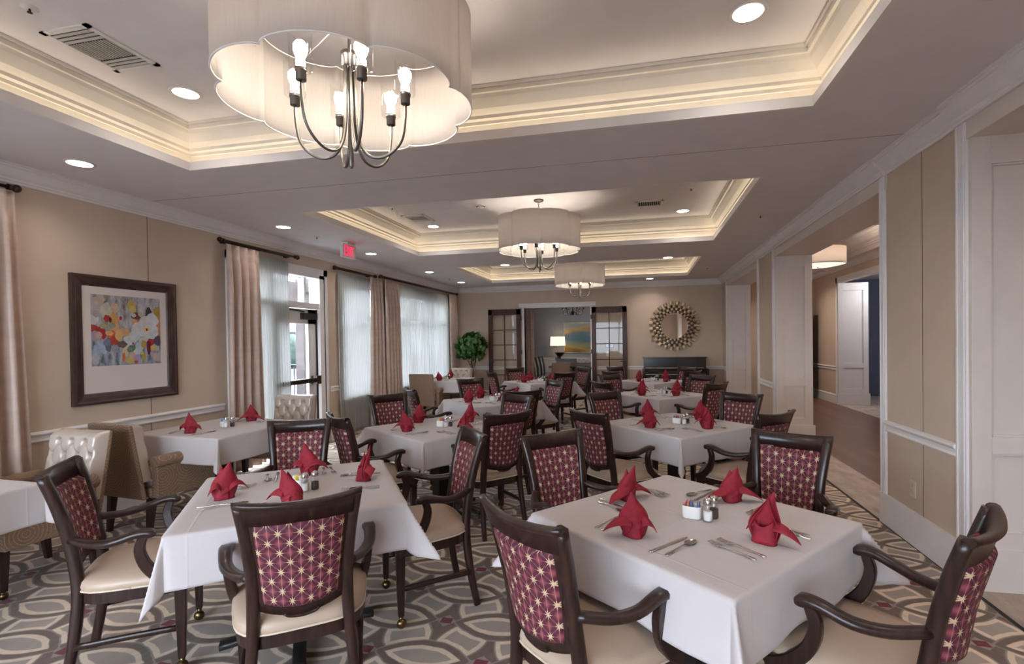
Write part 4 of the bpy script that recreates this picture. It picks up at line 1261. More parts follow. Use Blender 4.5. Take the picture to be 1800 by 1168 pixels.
# ---------------------------------------------------------------- chandeliers
def make_chandelier(label):
    t = thing('chandelier', label, 'chandelier', group='scalloped drum chandeliers')
    # origin at the finial tip
    R0, z0, z1 = .515, .27, .665
    def rad(a): return R0 * (.925 + .075 * abs(math.cos(4 * a)) ** .8) if False else R0 * (.90 + .10 * math.sqrt(abs(math.sin(4 * a + .4))))
    def fn(u, v):
        a = 2 * PI * u; r = rad(a); return (r * math.cos(a), r * math.sin(a), z0 + (z1 - z0) * v)
    sh = MB().grid(fn, 192, 4, closed_u=True).build('drum_shade', M['shade'], t, solid=.003)
    for z, nm in ((z0, 'lower_rim'), (z1, 'upper_rim')):
        P = [(rad(2 * PI * i / 192) * math.cos(2 * PI * i / 192), rad(2 * PI * i / 192) * math.sin(2 * PI * i / 192), z) for i in range(193)]
        MB().tube(P, .0035, 5, cat=0).build(nm, M['trim'], sh)
    MB().lathe([(.004, 0), (.009, .012), (.010, .06), (.008, .12), (.007, .40), (.007, .66)], 12).build('stem', M['nickel'], t)
    MB().lathe([(.020, .430), (.033, .432), (.033, .47), (.036, .472), (.036, .49), (.010, .494)], 18).build('hub', M['nickel'], t)
    for i in range(3):
        a = 2 * PI * i / 3 + .5
        MB().tube([(.01 * math.cos(a), .01 * math.sin(a), .655), (R0 * .93 * math.cos(a), R0 * .93 * math.sin(a), .655)], .003, 6, cat=0).build('spoke', M['white'], t)
    for i in range(6):
        a = 2 * PI * i / 6 + .22; c, s = math.cos(a), math.sin(a)
        pr = [(.020, .435), (.022, .30), (.028, .16), (.055, .075), (.105, .045), (.165, .060), (.215, .115), (.232, .20), (.235, .275)]
        ar = MB().tube([(r * c, r * s, z) for r, z in pr], .0065, 8).build('arm', M['nickel'], t)
        x, y = .235 * c, .235 * s
        MB().lathe([(.014, .27), (.020, .272), (.020, .305), (.023, .306), (.023, .318), (.012, .319)], 14, (x, y, 0)).build('candle_cup', M['nickel'], ar)
        MB().lathe([(.030, .312), (.043, .314), (.043, .46)], 20, (x, y, 0), cap=False).build('glass_sleeve', M['cglass'], ar)
        MB().lathe([(.013, .318), (.016, .322), (.018, .345), (.013, .352), (.020, .368), (.027, .388), (.026, .405), (.016, .420), (.003, .424)], 14, (x, y, 0)).build('bulb', M['bulbm'], ar)
    return t
CHN = [(-1.20, 1.93, 2.245, 'large scalloped drum chandelier cut by the top of the photo, nearest the camera'),
       (-1.21, 6.06, 2.335, 'scalloped drum chandelier hanging from the middle ceiling tray'),
       (-1.20, 10.18, 2.335, 'smallest looking drum chandelier under the farthest ceiling tray')]
c0 = None
for x, y, z, lab in CHN:
    if c0 is None: c0 = make_chandelier(lab); c0.location = (x, y, z); cc = c0
    else: cc = dup(c0, (x, y, z), .35, lab)
    top = HT - z
    mb = MB(); mb.lathe([(.062, top - .0), (.062, top - .012), (.050, top - .022), (.012, top - .028)], 20)
    mb.build('canopy', M['nickel'], cc)
    mb = MB()
    zz = .66; k = 0
    while zz < top - .04:
        pts = []
        for i in range(11):
            a = 2 * PI * i / 10
            pts.append((.009 * math.cos(a) if k % 2 else 0, 0 if k % 2 else .009 * math.cos(a), zz + .014 + .016 * math.sin(a)))
        mb.tube(pts, .0022, 5, cat=0); zz += .025; k += 1
    mb.build('chain', M['nickel'], cc)

# ---------------------------------------------------------------- ceiling fittings
dl = None
def downlight(x, y, z, lab, e=1.0, lit=True):
    global dl
    if dl is None:
        t = thing('downlight', lab, 'ceiling light', (x, y, z), 0, 'round recessed downlights')
        MB().lathe([(.072, -.0005), (.098, -.0005), (.100, -.004), (.095, -.007), (.078, -.006), (.072, .002)], 32, cap=False).build('trim_ring', M['white'], t)
        MB().lathe([(.002, -.0045), (.077, -.005), (.078, .003), (.002, .003)], 28).build('lens', M['down'], t)
        dl = t
    else: dup(dl, (x, y, z), 0, lab)
    add_light('downlight_beam', 'AREA', (x, y, z - .012), K_DOWN * e, (1, .90, .80), .14, (0, 0, 0), None, 2.3)
for x, y, lab in ((-4.11, 2.96, 'recessed downlight nearest the flower painting, close to the left wall'), (-4.11, 5.15, 'recessed downlight above the drape left of the glazed door'),
                  (-4.08, 7.06, 'recessed downlight just right of the exit sign'), (-4.08, 9.25, 'recessed downlight over the long curtain rod, second from the far corner'), (-4.10, 11.1, 'recessed downlight closest to the far left corner of the ceiling'),
                  (-2.40, 8.80, 'recessed downlight left of the middle chandelier between the middle and farthest trays'), (.477, 8.84, 'recessed downlight between the middle and farthest trays on the right'),
                  (.227, 11.82, 'recessed downlight washing the far wall above the round mirror'), (-2.4, 4.0 - 8, 'recessed downlight behind the camera')):
    if y < -3: continue
    downlight(x, y, H, lab, 1.6 if y == 11.82 else 1)
downlight(1.43, 2.34, H, 'recessed downlight at the top right corner of the photo')
for x, y, lab in ((-3.03, 2.86, 'recessed downlight inside the nearest tray, left of the large chandelier'), (.58, 2.86, 'recessed downlight inside the nearest tray, right of the large chandelier'),
                  (-3.02, 7.02, 'recessed downlight inside the middle tray beside the ceiling vent on the left'), (.585, 7.08, 'recessed downlight inside the middle tray on the right'),
                  (-1.17, 10.95, 'recessed downlight inside the farthest tray behind the far chandelier')):
    downlight(x, y, HT, lab)
for x, y, lab in ((-3.0, .9, 'recessed downlight in the nearest tray, above the top edge at the left'), (.58, .9, 'recessed downlight in the nearest tray, above the top edge at the right')):
    downlight(x, y, HT, lab)
def vent(x, y, z, w, d, lab, cols=2, rz=0):
    t = thing('ceiling_vent', lab, 'vent', (x, y, z), rz, 'metal ceiling vents')
    b = .03
    mb = MB(); mb.box(-w / 2, w / 2, -d / 2, -d / 2 + b, -.008, 0); mb.box(-w / 2, w / 2, d / 2 - b, d / 2, -.008, 0); mb.box(-w / 2, -w / 2 + b, -d / 2, d / 2, -.008, 0); mb.box(w / 2 - b, w / 2, -d / 2, d / 2, -.008, 0)
    mb.build('frame', M['white'], t)
    MB().box(-w / 2 + b, w / 2 - b, -d / 2 + b, d / 2 - b, -.0015, -.0005).build('opening', M['dark'], t)
    mb = MB()
    if cols == 2:
        y0 = -d / 2 + b; L = d - 2 * b
        for i in range(3): mb.box(-w / 2 + b, w / 2 - b, y0 + .012 + i * .03, y0 + .030 + i * .03, -.007, -.002)
        for i in range(3): mb.box(-w / 2 + b, w / 2 - b, y0 + L - .025 - i * .03, y0 + L - .008 - i * .03, -.007, -.002)
        n = 14
        for i in range(n):
            xx = -w / 2 + b + (w - 2 * b) * (i + .3) / n
            mb.box(xx, xx + .008, y0 + .10, y0 + L - .10, -.007, -.002)
    else:
        n = 12
        for i in range(n):
            xx = -w / 2 + b + (w - 2 * b) * (i + .2) / n
            mb.box(xx, xx + .006, -d / 2 + b, d / 2 - b, -.007, -.002)
    mb.build('louvres', M['grate'], t)
vent(-3.04, 2.33, HT, .33, .42, 'large louvred ceiling vent in the nearest tray at the top left')
vent(-3.02, 6.50, HT, .33, .40, 'louvred ceiling vent in the middle tray on the left')
vent(.13, 6.58, HT, .34, .26, 'dark slotted ceiling vent in the middle tray right of the chandelier', 1)
def sprinkler(x, y, z, lab):
    t = thing('sprinkler_head', lab, 'sprinkler', (x, y, z), 0, 'ceiling sprinkler heads')
    MB().lathe([(.001, -.006), (.026, -.004), (.036, -.001), (.036, 0)], 18).build('plate', M['white'], t)
    MB().lathe([(.003, -.006), (.006, -.012), (.004, -.022), (.012, -.024), (.012, -.027), (.001, -.028)], 10).build('nozzle', M['iron'], t)
sprinkler(-3.02, 1.96, HT, 'sprinkler head at the top left corner of the nearest tray')
sprinkler(-3.1, 5.9, HT, 'sprinkler head in the middle tray left of the vent')
sprinkler(.594, 6.04, HT, 'sprinkler head in the middle tray at its right end')
sprinkler(1.35, 6.10, H, 'sprinkler head on the lower ceiling near the right openings')
sprinkler(-4.08, 5.73, H, 'sprinkler head on the lower ceiling left of the exit sign')
sprinkler(1.30, 10.3, H, 'sprinkler head on the lower ceiling at the far right')
sprinkler(-4.09, 10.35, H, 'sprinkler head on the lower ceiling near the far left corner')
sm = thing('smoke_detector', 'white smoke detector in the middle tray left of the chandelier', 'smoke detector', (-1.98, 6.12, HT))
MB().lathe([(.001, -.034), (.035, -.032), (.050, -.020), (.060, -.008), (.062, 0)], 20).build('housing', M['white'], sm)
MB().lathe([(.052, -.022), (.056, -.017), (.056, -.013)], 20, cap=False).build('grille_slot', M['dark'], sm)
ex = thing('exit_sign', 'red lit EXIT sign hanging from the ceiling over the glazed door', 'exit sign', (-3.93, 6.20, 2.865))
MB().box(-.025, .025, -.155, .155, -.195, -.015).box(-.05, .05, -.08, .08, -.015, .015).build('housing', M['white'], ex, bevel=.003)
def letters():
    mb = MB(); h, w, th = .135, .052, .017
    def bar(y0, y1, z0, z1): mb.box(.0252, .028, y0, y1, z0, z1)
    z = -.175; x = -.128
    def Y(v): return v
    bar(x, x + th, z, z + h); [bar(x, x + w, z + q, z + q + th) for q in (0, h / 2 - th / 2, h - th)]
    x2 = -.062
    for s in (-1, 1):
        c = x2 + .029
        pts = [(c - s * .030 - .009, z), (c - s * .030 + .009, z), (c + s * .030 + .009, z + h), (c + s * .030 - .009, z + h)]
        mb.extrude_poly(pts, 0, .0252, .028)
    bar(.012, .012 + th, z, z + h)
    x = .045
    bar(x + .0205, x + .0205 + th, z, z + h); bar(x, x + .058, z + h - th, z + h)
    return mb
letters().build('exit_letters', M['exitred'], ex)

# ---------------------------------------------------------------- flower painting
fp = thing('framed_flower_painting', 'square brown framed print of abstract flowers on the left wall', 'painting', (XL, 3.722, 1.555))
FW, FH = .478, .562
mb = MB()
PF = [(0, 0), (0, .040), (.018, .044), (.030, .036), (.062, .030), (.085, .022), (.095, .012)]   # distance inward, height off wall
for (p, a), (q, b) in zip(PF, PF[1:]):
    for i in range(4):
        c1 = [(-FW + p, -FH + p), (FW - p, -FH + p), (FW - p, FH - p), (-FW + p, FH - p)]
        c2 = [(-FW + q, -FH + q), (FW - q, -FH + q), (FW - q, FH - q), (-FW + q, FH - q)]
        j = (i + 1) % 4
        vs = [mb.bm.verts.new(t) for t in ((a, *c1[i]), (a, *c1[j]), (b, *c2[j]), (b, *c2[i]))]
        mb.face(vs)
mb.build('picture_frame', M['frame_wood'], fp)
MB().box(.0015, .012, -FW + .09, FW - .09, -FH + .09, FH - .09).build('mat_board', M['mat_board'], fp)
PY0, PY1, PZ0, PZ1 = -.318, .318, -.232, .400
blobs = [  # u, v, radius u, radius v, colour (0-255)
 (.07, .86, .10, .10, (178, 168, 165)), (.20, .78, .075, .11, (190, 185, 170)), (.12, .93, .07, .05, (190, 165, 145)), (.32, .82, .06, .07, (196, 165, 140)),
 (.56, .87, .065, .075, (190, 160, 90)), (.58, .82, .05, .05, (205, 175, 100)), (.04, .65, .06, .07, (200, 195, 195)), (.07, .73, .05, .05, (165, 150, 155)),
 (.30, .62, .07, .14, (205, 150, 85)), (.33, .52, .06, .09, (200, 160, 110)), (.21, .67, .045, .05, (165, 45, 45)), (.40, .68, .02, .03, (160, 35, 35)),
 (.255, .65, .02, .04, (70, 35, 45)), (.03, .53, .06, .05, (160, 60, 55)), (.12, .50, .07, .05, (165, 40, 42)), (.16, .43, .035, .055, (165, 45, 45)),
 (.06, .42, .08, .07, (165, 145, 165)), (.09, .43, .05, .05, (190, 155, 150)), (.28, .57, .05, .04, (135, 150, 130)), (.16, .56, .05, .04, (165, 150, 120)),
 (.27, .41, .07, .09, (195, 100, 55)), (.30, .35, .06, .07, (180, 60, 50)), (.37, .43, .05, .09, (210, 165, 110)), (.46, .48, .065, .065, (205, 160, 115)), (.24, .46, .05, .035, (215, 165, 115)),
 (.62, .72, .07, .05, (90, 60, 50)), (.63, .73, .04, .035, (120, 30, 45)), (.59, .73, .035, .03, (195, 180, 175)), (.69, .75, .035, .04, (185, 170, 145)), (.62, .62, .06, .04, (215, 150, 95)),
 (.82, .77, .05, .09, (60, 50, 45)), (.96, .78, .07, .10, (165, 135, 70)), (.97, .55, .07, .17, (205, 135, 80)), (.95, .35, .06, .08, (80, 65, 90)),
 (.86, .66, .11, .11, (205, 205, 210)), (.75, .62, .08, .10, (200, 195, 195)), (.89, .50, .08, .09, (203, 203, 208)), (.82, .43, .10, .08, (196, 200, 200)), (.74, .50, .10, .09, (200, 198, 200)),
 (.65, .54, .10, .08, (205, 200, 200)), (.61, .44, .09, .08, (198, 200, 203)), (.53, .36, .10, .075, (196, 199, 202)), (.50, .31, .05, .05, (200, 203, 205)), (.78, .52, .045, .045, (225, 185, 140)), (.783, .52, .018, .020, (95, 45, 55)),
 (.57, .31, .018, .018, (170, 80, 95)), (.72, .35, .06, .05, (200, 190, 185)), (.66, .25, .06, .09, (180, 195, 205)), (.62, .17, .05, .06, (190, 200, 208)), (.73, .30, .04, .06, (175, 150, 70)),
 (.84, .33, .06, .055, (165, 50, 60)), (.81, .25, .035, .11, (110, 20, 45)), (.88, .24, .05, .04, (215, 180, 100)), (.46, .20, .05, .08, (205, 190, 150)), (.43, .11, .022, .07, (200, 105, 70)),
 (.52, .07, .07, .05, (195, 170, 95)), (.61, .04, .03, .025, (185, 70, 55)), (.56, .14, .05, .05, (200, 165, 160)), (.63, .10, .05, .05, (160, 150, 190)), (.70, .17, .025, .03, (200, 175, 60)), (.73, .10, .03, .06, (165, 150, 70)),
 (.07, .22, .05, .09, (150, 165, 185)), (.16, .25, .06, .08, (165, 180, 205)), (.22, .29, .04, .10, (95, 110, 120)), (.31, .24, .05, .06, (150, 150, 165)), (.41, .30, .07, .05, (100, 90, 85)), (.55, .24, .05, .05, (90, 110, 85)), (.52, .22, .04, .04, (110, 130, 110)),
 (.20, .33, .05, .05, (120, 125, 150)), (.92, .10, .05, .07, (195, 165, 155)), (.05, .10, .05, .08, (175, 170, 175))]
mb = MB()
y_ = lambda u: PY0 + (PY1 - PY0) * u
z_ = lambda v: PZ0 + (PZ1 - PZ0) * v
mb.face([mb.bm.verts.new((.0125, y_(a), z_(b))) for a, b in ((0, 0), (1, 0), (1, 1), (0, 1))], 0, False, [(0, 0), (1, 0), (1, 1), (0, 1)])
mats = [M['print']]; mk = {}
rnd = random.Random(11)
for i, (u, v, ru, rv, c) in enumerate(blobs):
    if c not in mk:
        mk[c] = len(mats); mats.append(plain('paint_%d' % len(mats), tuple(min(.8, q * .9) for q in srgb(*c)), .6, var=.10, nscale=25))
    lobes = rnd.choice((3, 4, 5)); p0 = rnd.uniform(0, 6)
    vs = []
    for k in range(28):
        a = 2 * PI * k / 28; r = 1 + .09 * math.sin(lobes * a + p0) + .03 * math.sin(9 * a + p0)
        vs.append(mb.bm.verts.new((.0127 + i * .00003, y_(max(0, min(1, u + ru * r * math.cos(a)))), z_(max(0, min(1, v + rv * r * math.sin(a)))))))
    mb.face(vs, mk[c])
mb.build('flower_print', mats, fp)

# ---------------------------------------------------------------- far wall: french doors, mirror, piano, fig
def french(n, hinge_x, x0, x1, yq):
    d = bpy.data.objects.new('door_%d' % n, None); COL.objects.link(d); d['kind'] = 'structure'
    z1 = 2.29; y0, y1 = yq, yq + .045; st = .105
    mb = MB(); mb.box(x0, x0 + st, y0, y1, .01, z1); mb.box(x1 - st, x1, y0, y1, .01, z1); mb.box(x0, x1, y0, y1, .01, .24); mb.box(x0, x1, y0, y1, z1 - .145, z1)
    mb.build('door_leaf', M['woodbrown'], d, bevel=.004)
    mb = MB(); xa, xb, za, zb = x0 + st, x1 - st, .24, z1 - .145
    mb.box((xa + xb) / 2 - .011, (xa + xb) / 2 + .011, y0 + .008, y1 - .008, za, zb)
    for i in range(1, 5):
        z = za + (zb - za) * i / 5; mb.box(xa, xb, y0 + .008, y1 - .008, z - .011, z + .011)
    mb.build('glazing_bars', M['woodbrown'], d)
    MB().box(xa, xb, y0 + .020, y0 + .025, za, zb).build('pane', M['dglass'], d)
    hx = x0 + .05 if abs(x1 - hinge_x) < abs(x0 - hinge_x) else x1 - .05
    s = 1 if hx < (x0 + x1) / 2 else -1
    MB().lathe([(.002, -.03), (.026, -.03), (.028, 0), (.002, 0)], 14).build('x', M['iron']) if False else None
    mb = MB(); mb.box(hx - .022, hx + .022, y0 - .008, y0, .88, 1.02); mb.tube([(hx, y0 - .01, .96), (hx, y0 - .045, .96), (hx + s * .03, y0 - .05, .96), (hx + s * .11, y0 - .045, .955)], .009, 8)
    mb.build('lever_handle', M['iron'], d)
    for z in (.3, 1.2, 2.05): MB().box(hinge_x - .012, hinge_x + .012, y0 - .006, y1 + .02, z - .05, z + .05).build('hinge', M['iron'], d)
french(2, -2.945, -3.80, -2.955, 12.22)
french(3, -1.17, -1.16, -.315, 12.22)
mb = MB()
mb.box(OX0 - .13, OX1 + .13, YF - .03, YF, OZ, OZ + .10); mb.box(OX0 - .06, OX0, YF - .02, YF + .18, 0, OZ); mb.box(OX1, OX1 + .06, YF - .02, YF + .18, 0, OZ); mb.box(OX0 - .06, OX1 + .06, YF - .02, YF + .18, OZ - .02, OZ + .001)
trim(mb)
mi = thing('round_wall_mirror', 'round mirror framed by rings of champagne gold blocks on the far wall', 'mirror', (.80, YF, 1.79))
mb = MB()
for ring_i, (r, n, w, l) in enumerate(((.335, 24, .078, .048), (.400, 24, .094, .054), (.470, 24, .112, .060), (.548, 24, .132, .076))):
    for i in range(n):
        a = 2 * PI * (i + .5 * (ring_i % 2)) / n
        er = Vector((math.cos(a), 0, math.sin(a))); et = Vector((-math.sin(a), 0, math.cos(a))); ey = Vector((0, -1, 0))
        d0 = .028 + .012 * (ring_i % 2)
        c = er * r
        R = []
        for k in range(2):
            rr = (-l / 2, l / 2)[k]
            R.append([tuple(c + er * rr + et * (w / 2 * .70 * math.cos(q)) + ey * (d0 + .026 * math.sin(q))) for q in [PI * j / 8 for j in range(9)]] +
                     [tuple(c + er * rr + et * (-w / 2 * .70) + ey * .004), tuple(c + er * rr + et * (w / 2 * .70) + ey * .004)])
        mb.rings(R, sm=False)
mb.build('block_frame', M['gold'], mi)
MB().rings([[(.50 * math.cos(a), y, .50 * math.sin(a)) for a in [2 * PI * i / 48 for i in range(48)]] for y in (-.001, -.008)], sm=False).build('backing', M['bronze'], mi)
mm, mnt, mb_ = new_mat('mirror_silver'); mb_.inputs['Metallic'].default_value = 1; mb_.inputs['Roughness'].default_value = .02; mb_.inputs['Base Color'].default_value = (.85, .85, .85, 1)
MB().rings([[(.31 * math.cos(a), y, .31 * math.sin(a)) for a in [2 * PI * i / 48 for i in range(48)]] for y in (-.006, -.018)], sm=False).build('mirror_glass', mm, mi)
pn = thing('upright_piano', 'black upright piano below the round mirror', 'piano', (.77, 12.02, 0))
MB().box(-.70, .70, -.02, .30, .02, 1.03).build('case', M['black'], pn, bevel=.006)
MB().box(-.725, .725, -.06, .32, 1.03, 1.055).build('lid', M['black'], pn, bevel=.004)
MB().extrude_poly([(-.02, .60), (-.30, .60), (-.30, .70), (-.27, .74), (-.02, .80)], 0, -.70, .70).build('keyboard_fall', M['black'], pn)
MB().box(-.66, .66, -.305, -.300, .668, .678).box(-.66, .66, -.028, -.021, .80, .812).build('brass_strip', M['gold'], pn)
for s in (-1, 1):
    MB().box(s * .70 - .03, s * .70 + .03, -.32, .02, .56, .80).build('cheek', M['black'], pn, bevel=.01)
    MB().box(s * .68 - .03, s * .68 + .03, -.28, -.20, 0, .58).build('leg', M['black'], pn)
MB().box(-.5, .5, -.03, -.02, .82, 1.0).build('music_desk', M['black'], pn, bevel=.004)
fg = thing('fiddle_leaf_fig', 'bushy fiddle leaf fig tree in the far left corner', 'plant', (-4.08, 11.72, 0))
MB().lathe([(.14, 0), (.17, .04), (.19, .32), (.185, .34), (.165, .34), (.16, .30), (.01, .30)], 20).build('pot', M['pot'], fg)
mb = MB()
mb.tube([(0, 0, .28), (.02, .01, .7), (-.01, 0, 1.0), (.0, 0, 1.45)], .016, 8)
rnd = random.Random(5)
ends = []
for i in range(12):
    a = rnd.uniform(0, 2 * PI); z = rnd.uniform(.85, 1.4); L = rnd.uniform(.1, .24)
    e = (L * math.cos(a), L * .8 * math.sin(a), z + rnd.uniform(.05, .2)); ends.append(e)
    mb.tube([(0, 0, z - .1), (e[0] * .6, e[1] * .6, z), e], .007, 6)
mb.build('trunk', M['bark'], fg)
mb = MB()
for i in range(330):
    th = rnd.uniform(0, 2 * PI); ph = math.acos(rnd.uniform(-.85, 1)); rr = .36 * rnd.uniform(.55, 1)
    p = Vector((rr * math.sin(ph) * math.cos(th) * 1.02, rr * math.sin(ph) * math.sin(th) * .85, 1.33 + rr * math.cos(ph) * 1.05))
    out = (p - Vector((0, 0, 1.22))).normalized()
    L = rnd.uniform(.11, .17); Wd = L * .40
    up = Vector((0, 0, 1)) if abs(out.z) < .9 else Vector((1, 0, 0))
    ax = (out * .5 + up * rnd.uniform(-.1, .7) + Vector((rnd.uniform(-.5, .5), rnd.uniform(-.5, .5), 0))).normalized()
    sd_ = ax.cross(out).normalized() if ax.cross(out).length > .05 else Vector((1, 0, 0))
    nn = sd_.cross(ax)
    def lf(u, v, p=p, ax=ax, sd_=sd_, nn=nn, L=L, Wd=Wd):
        U = -1 + 2 * u; w = Wd * (math.sin(PI * (v ** .75)) * .8 + .35 * math.sin(PI * v) * v)
        return tuple(p + ax * (L * (v - .2)) + sd_ * (U * w) + nn * (.25 * w * U * U - .35 * L * v * v + .004 * math.sin(v * 20) * abs(U)))
    mb.grid(lf, 4, 6)
mb.build('foliage', M['leaf'], fg)
th = thing('thermostat', 'small white framed wall notice seen through the right glazed door', 'wall notice', (-.74, YF, 1.34))
MB().box(-.10, .10, -.012, 0, -.06, .06).build('frame', M['greywall'], th)
MB().box(-.088, .088, -.014, -.012, -.048, .048).build('notice', M['white'], th)
MB().box(-.04, .04, -.0145, -.014, -.012, .016).build('printed_emblem', M['greywall'], th)
sw = thing('light_switch', 'light switch plate below the framed notice on the far wall', 'switch', (-.78, YF, 1.13))
MB().box(-.05, .05, -.007, 0, -.06, .06).build('plate', M['white'], sw)
MB().box(-.012, .012, -.012, -.007, -.02, .02).build('toggle', M['white'], sw)
ou = thing('power_outlet', 'cream power outlet low on the wall beside the right opening', 'outlet', (XR, 4.03, .40))
MB().box(-.006, 0, -.036, .036, -.058, .058).build('plate', plain('cream_plastic', (.62, .52, .38), .4), ou, bevel=.002)
for z in (-.03, .012): MB().box(-.009, -.006, -.016, .016, z, z + .026).build('socket', plain('cream_socket', (.55, .45, .32), .4), ou)

# ---------------------------------------------------------------- private dining room behind the french doors
DY0, DY1 = YF + .16, 16.6
mb = MB(); mb.box(-4.4, .6, DY1, DY1 + .1, 0, 3); mb.box(-4.5, -4.4, DY0, DY1, 0, 3); mb.box(.6, .7, DY0, DY1, 0, 3)
struct(mb, 'wall_dining', M['greywall'])
struct(MB().box(-4.5, .7, DY0, DY1, 2.88, 3.0), 'ceiling_dining', M['ceil'])
struct(MB().box(-4.5, .7, YF, DY1, -.1, 0), 'floor_dining', plain('mottled_carpet', (.22, .18, .16), .9, var=.4, nscale=20))
mb = MB(); run_x(mb, DY1, -1, -4.4, .6, .86, RAIL); run_x(mb, DY1, -1, -4.4, .6, 0, BASE); mb.box(-4.4, .6, DY1 - .008, DY1, 0, .82)
trim(mb)
tag(drape('curtain', 'grey beige drape just inside the private dining room', 'curtain', 0, .5, 2.7, .03, 0, 5, .04, M['drape'], None, None, 12), None)
dc = bpy.data.objects['curtain.005'] if 'curtain.005' in bpy.data.objects else None
cand = [o for o in bpy.data.objects if o.get('label') == 'grey beige drape just inside the private dining room']
cand[0].rotation_euler = (0, 0, PI / 2); cand[0].location = (-2.85, 13.4, 0)
ar = thing('landscape_painting', 'orange and teal landscape canvas on the grey wall of the private dining room', 'painting', (-1.72, DY1, 1.56))
MB().box(-.78, .78, -.04, -.001, -.50, .50).build('gilt_edge', M['gold'], ar)
mb = MB(); mb.face([mb.bm.verts.new(v) for v in ((-.76, -.0415, -.48), (.76, -.0415, -.48), (.76, -.0415, .48), (-.76, -.0415, .48))], 0, False, [(0, 0), (1, 0), (1, 1), (0, 1)])
mb.build('canvas', M['landscape'], ar)
sb = thing('sideboard', 'grey sideboard against the wall under the landscape painting', 'sideboard', (-1.75, 16.3, 0))
MB().box(-.95, .95, -.22, .25, .12, .84).build('cabinet', M['greywall'], sb)
MB().box(-.98, .98, -.25, .27, .84, .88).build('worktop', M['greywall'], sb)
for s in (-1, 1):
    for y in (-.18, .2): MB().box(s * .9 - .03, s * .9 + .03, y - .03, y + .03, 0, .12).build('leg', M['wood'], sb)
def lamp(x, lab):
    t = thing('table_lamp', lab, 'lamp', (x, 16.22, .88), 0, 'lamps on the sideboard')
    MB().lathe([(.09, 0), (.09, .02), (.03, .03), (.02, .08), (.014, .2), (.012, .42)], 16).build('base', M['nickel'], t)
    MB().lathe([(.25, .42), (.235, .72)], 28, cap=False).build('lamp_shade', M['lampshade'], t)
    add_light('lamp_light', 'POINT', (x, 16.22, 1.45), 2.2, (1, .72, .42), .04)
lamp(-2.66, 'table lamp with a wide white shade left of the landscape painting')
lamp(-.93, 'table lamp at the right of the landscape painting, half hidden by the door')
bw = thing('decor_bowl', 'dark glass leaf shaped bowl on the sideboard below the lamp', 'bowl', (-2.58, 16.12, .88))
MB().lathe([(.05, 0), (.02, .05), (.10, .10), (.17, .20), (.165, .20), (.09, .11), (.01, .07)], 9, sm=False).build('leaf_bowl', M['iron'], bw)
dt = thing('dining_table', 'dark long table inside the private dining room', 'table', (-1.9, 14.6, 0))
MB().box(-.60, .60, -1.0, 1.0, .72, .76).build('tabletop', M['wood'], dt, bevel=.004)
for s in (-1, 1):
    for y in (-.85, .85): MB().box(s * .5 - .035, s * .5 + .035, y - .035, y + .035, 0, .72).build('leg', M['wood'], dt)
sc0 = None
def side_chair(x, y, rz, lab):
    global sc0
    if sc0 is None:
        t = thing('side_chair', lab, 'chair', (x, y, 0), rz, 'dark chairs around the private dining table')
        MB().box(-.22, .22, -.20, .22, .42, .48).build('seat', M['black'], t, bevel=.01)
        MB().rings([[(-.21, yy - .015, z), (.21, yy - .015, z), (.21, yy + .015, z), (-.21, yy + .015, z)] for z, yy in ((.46, -.2), (.7, -.22), (1.0, -.28))], sm=False).build('backrest', M['wood'], t, bevel=.006)
        for s in (-1, 1):
            for yy in (-.19, .19): MB().box(s * .19 - .018, s * .19 + .018, yy - .018, yy + .018, 0, .43).build('leg', M['wood'], t)
        sc0 = t
    else: dup(sc0, (x, y, 0), rz, lab)
for i, y in enumerate((13.75, 14.25, 14.75, 15.25)):
    side_chair(-2.72, y, -PI / 2 + .12, 'high backed chair, %s of four lined up left of the private table' % ('nearest', 'second nearest', 'third nearest', 'farthest')[i])
side_chair(-1.10, 14.3, PI / 2, 'dark high backed chair right of the private dining table')
dup(u0, (-2.0, 13.0, 0), 0, 'tan armchair seen from behind at the near end of the private dining table')
dup(u0, (-1.78, 15.65, 0), PI, 'grey tufted armchair at the far end of the private dining table')
bc = thing('wrought_iron_chandelier', 'small black wrought iron chandelier in the private dining room', 'chandelier', (-1.85, 14.0, 2.20))
MB().lathe([(.004, -.02), (.03, 0), (.045, .06), (.02, .12), (.012, .2), (.010, .5), (.05, .54), (.05, .56)], 12).build('stem', M['iron'], bc)
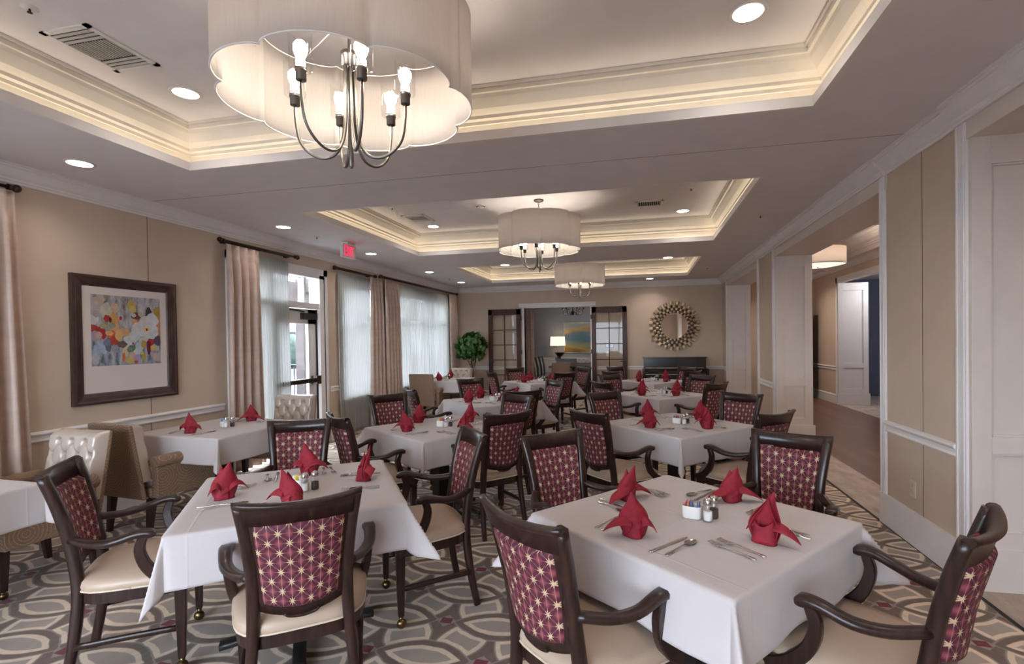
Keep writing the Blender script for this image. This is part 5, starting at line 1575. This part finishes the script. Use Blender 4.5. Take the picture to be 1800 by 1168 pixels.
for i in range(6):
    a = 2 * PI * i / 6; c, s = math.cos(a), math.sin(a)
    MB().tube([(.03 * c, .03 * s, .10), (.10 * c, .10 * s, .02), (.20 * c, .20 * s, .0), (.28 * c, .28 * s, .06), (.26 * c, .26 * s, .12), (.30 * c, .30 * s, .16)], .009, 6).lathe([(.02, .16), (.026, .18), (.02, .19)], 8, (.30 * c, .30 * s, 0)).build('arm', M['iron'], bc)
add_light('dining_light', 'POINT', (-1.85, 14.5, 2.65), 14, (.88, .92, 1), .1)

# ---------------------------------------------------------------- hallway pendants
def pendant(x, y, lab):
    t = thing('drum_pendant', lab, 'pendant light', (x, y, 2.655), 0, 'hallway drum pendants')
    MB().lathe([(.40, 0), (.40, .275)], 48, cap=False).build('fabric_drum', M['shade'], t, solid=.003)
    MB().lathe([(.02, -.025), (.25, -.018), (.39, .012), (.39, .016), (.02, .016)], 40).build('diffuser', M['lampshade'], t)
    MB().lathe([(.003, -.04), (.014, -.034), (.010, -.022)], 10).build('finial', M['nickel'], t)
    MB().lathe([(.404, .268), (.404, .279), (.395, .279)], 48, cap=False).lathe([(.404, -.002), (.404, .006)], 48, cap=False).build('rim', M['brass'], t)
    MB().lathe([(.008, .29), (.008, .64), (.06, .65), (.06, .665)], 10).build('rod', M['nickel'], t)
    add_light('pendant_light', 'POINT', (x, y, 2.82), 20, (1, .80, .62), .10)
pendant(2.86, 9.0, 'cream drum pendant seen through the middle opening on the right')
pendant(3.3, 3.4, 'cream drum pendant in the hallway hidden by the nearest pier')
for i, (x, y) in enumerate(((3.3, 1.2), (3.3, 5.45), (3.3, 7.5), (3.2, 12.3))):
    add_light('hall_light', 'AREA', (x, y, HH - .02), 8, (1, .86, .72), .14, (0, 0, 0), None, 2.4)
    downlight(x, y, HH, 'recessed downlight in the hallway ceiling, ' + ('behind the nearest pier', 'before the middle opening', 'beside the middle pier', 'near the hallway end')[i], .1)
add_light('side_room_fill', 'POINT', (5.2, 11.0, 2.5), 34, (.85, .9, 1), .1)  # added fill without a fitting, brightens the jamb of the hall opening
for p in PK.values():
    pass
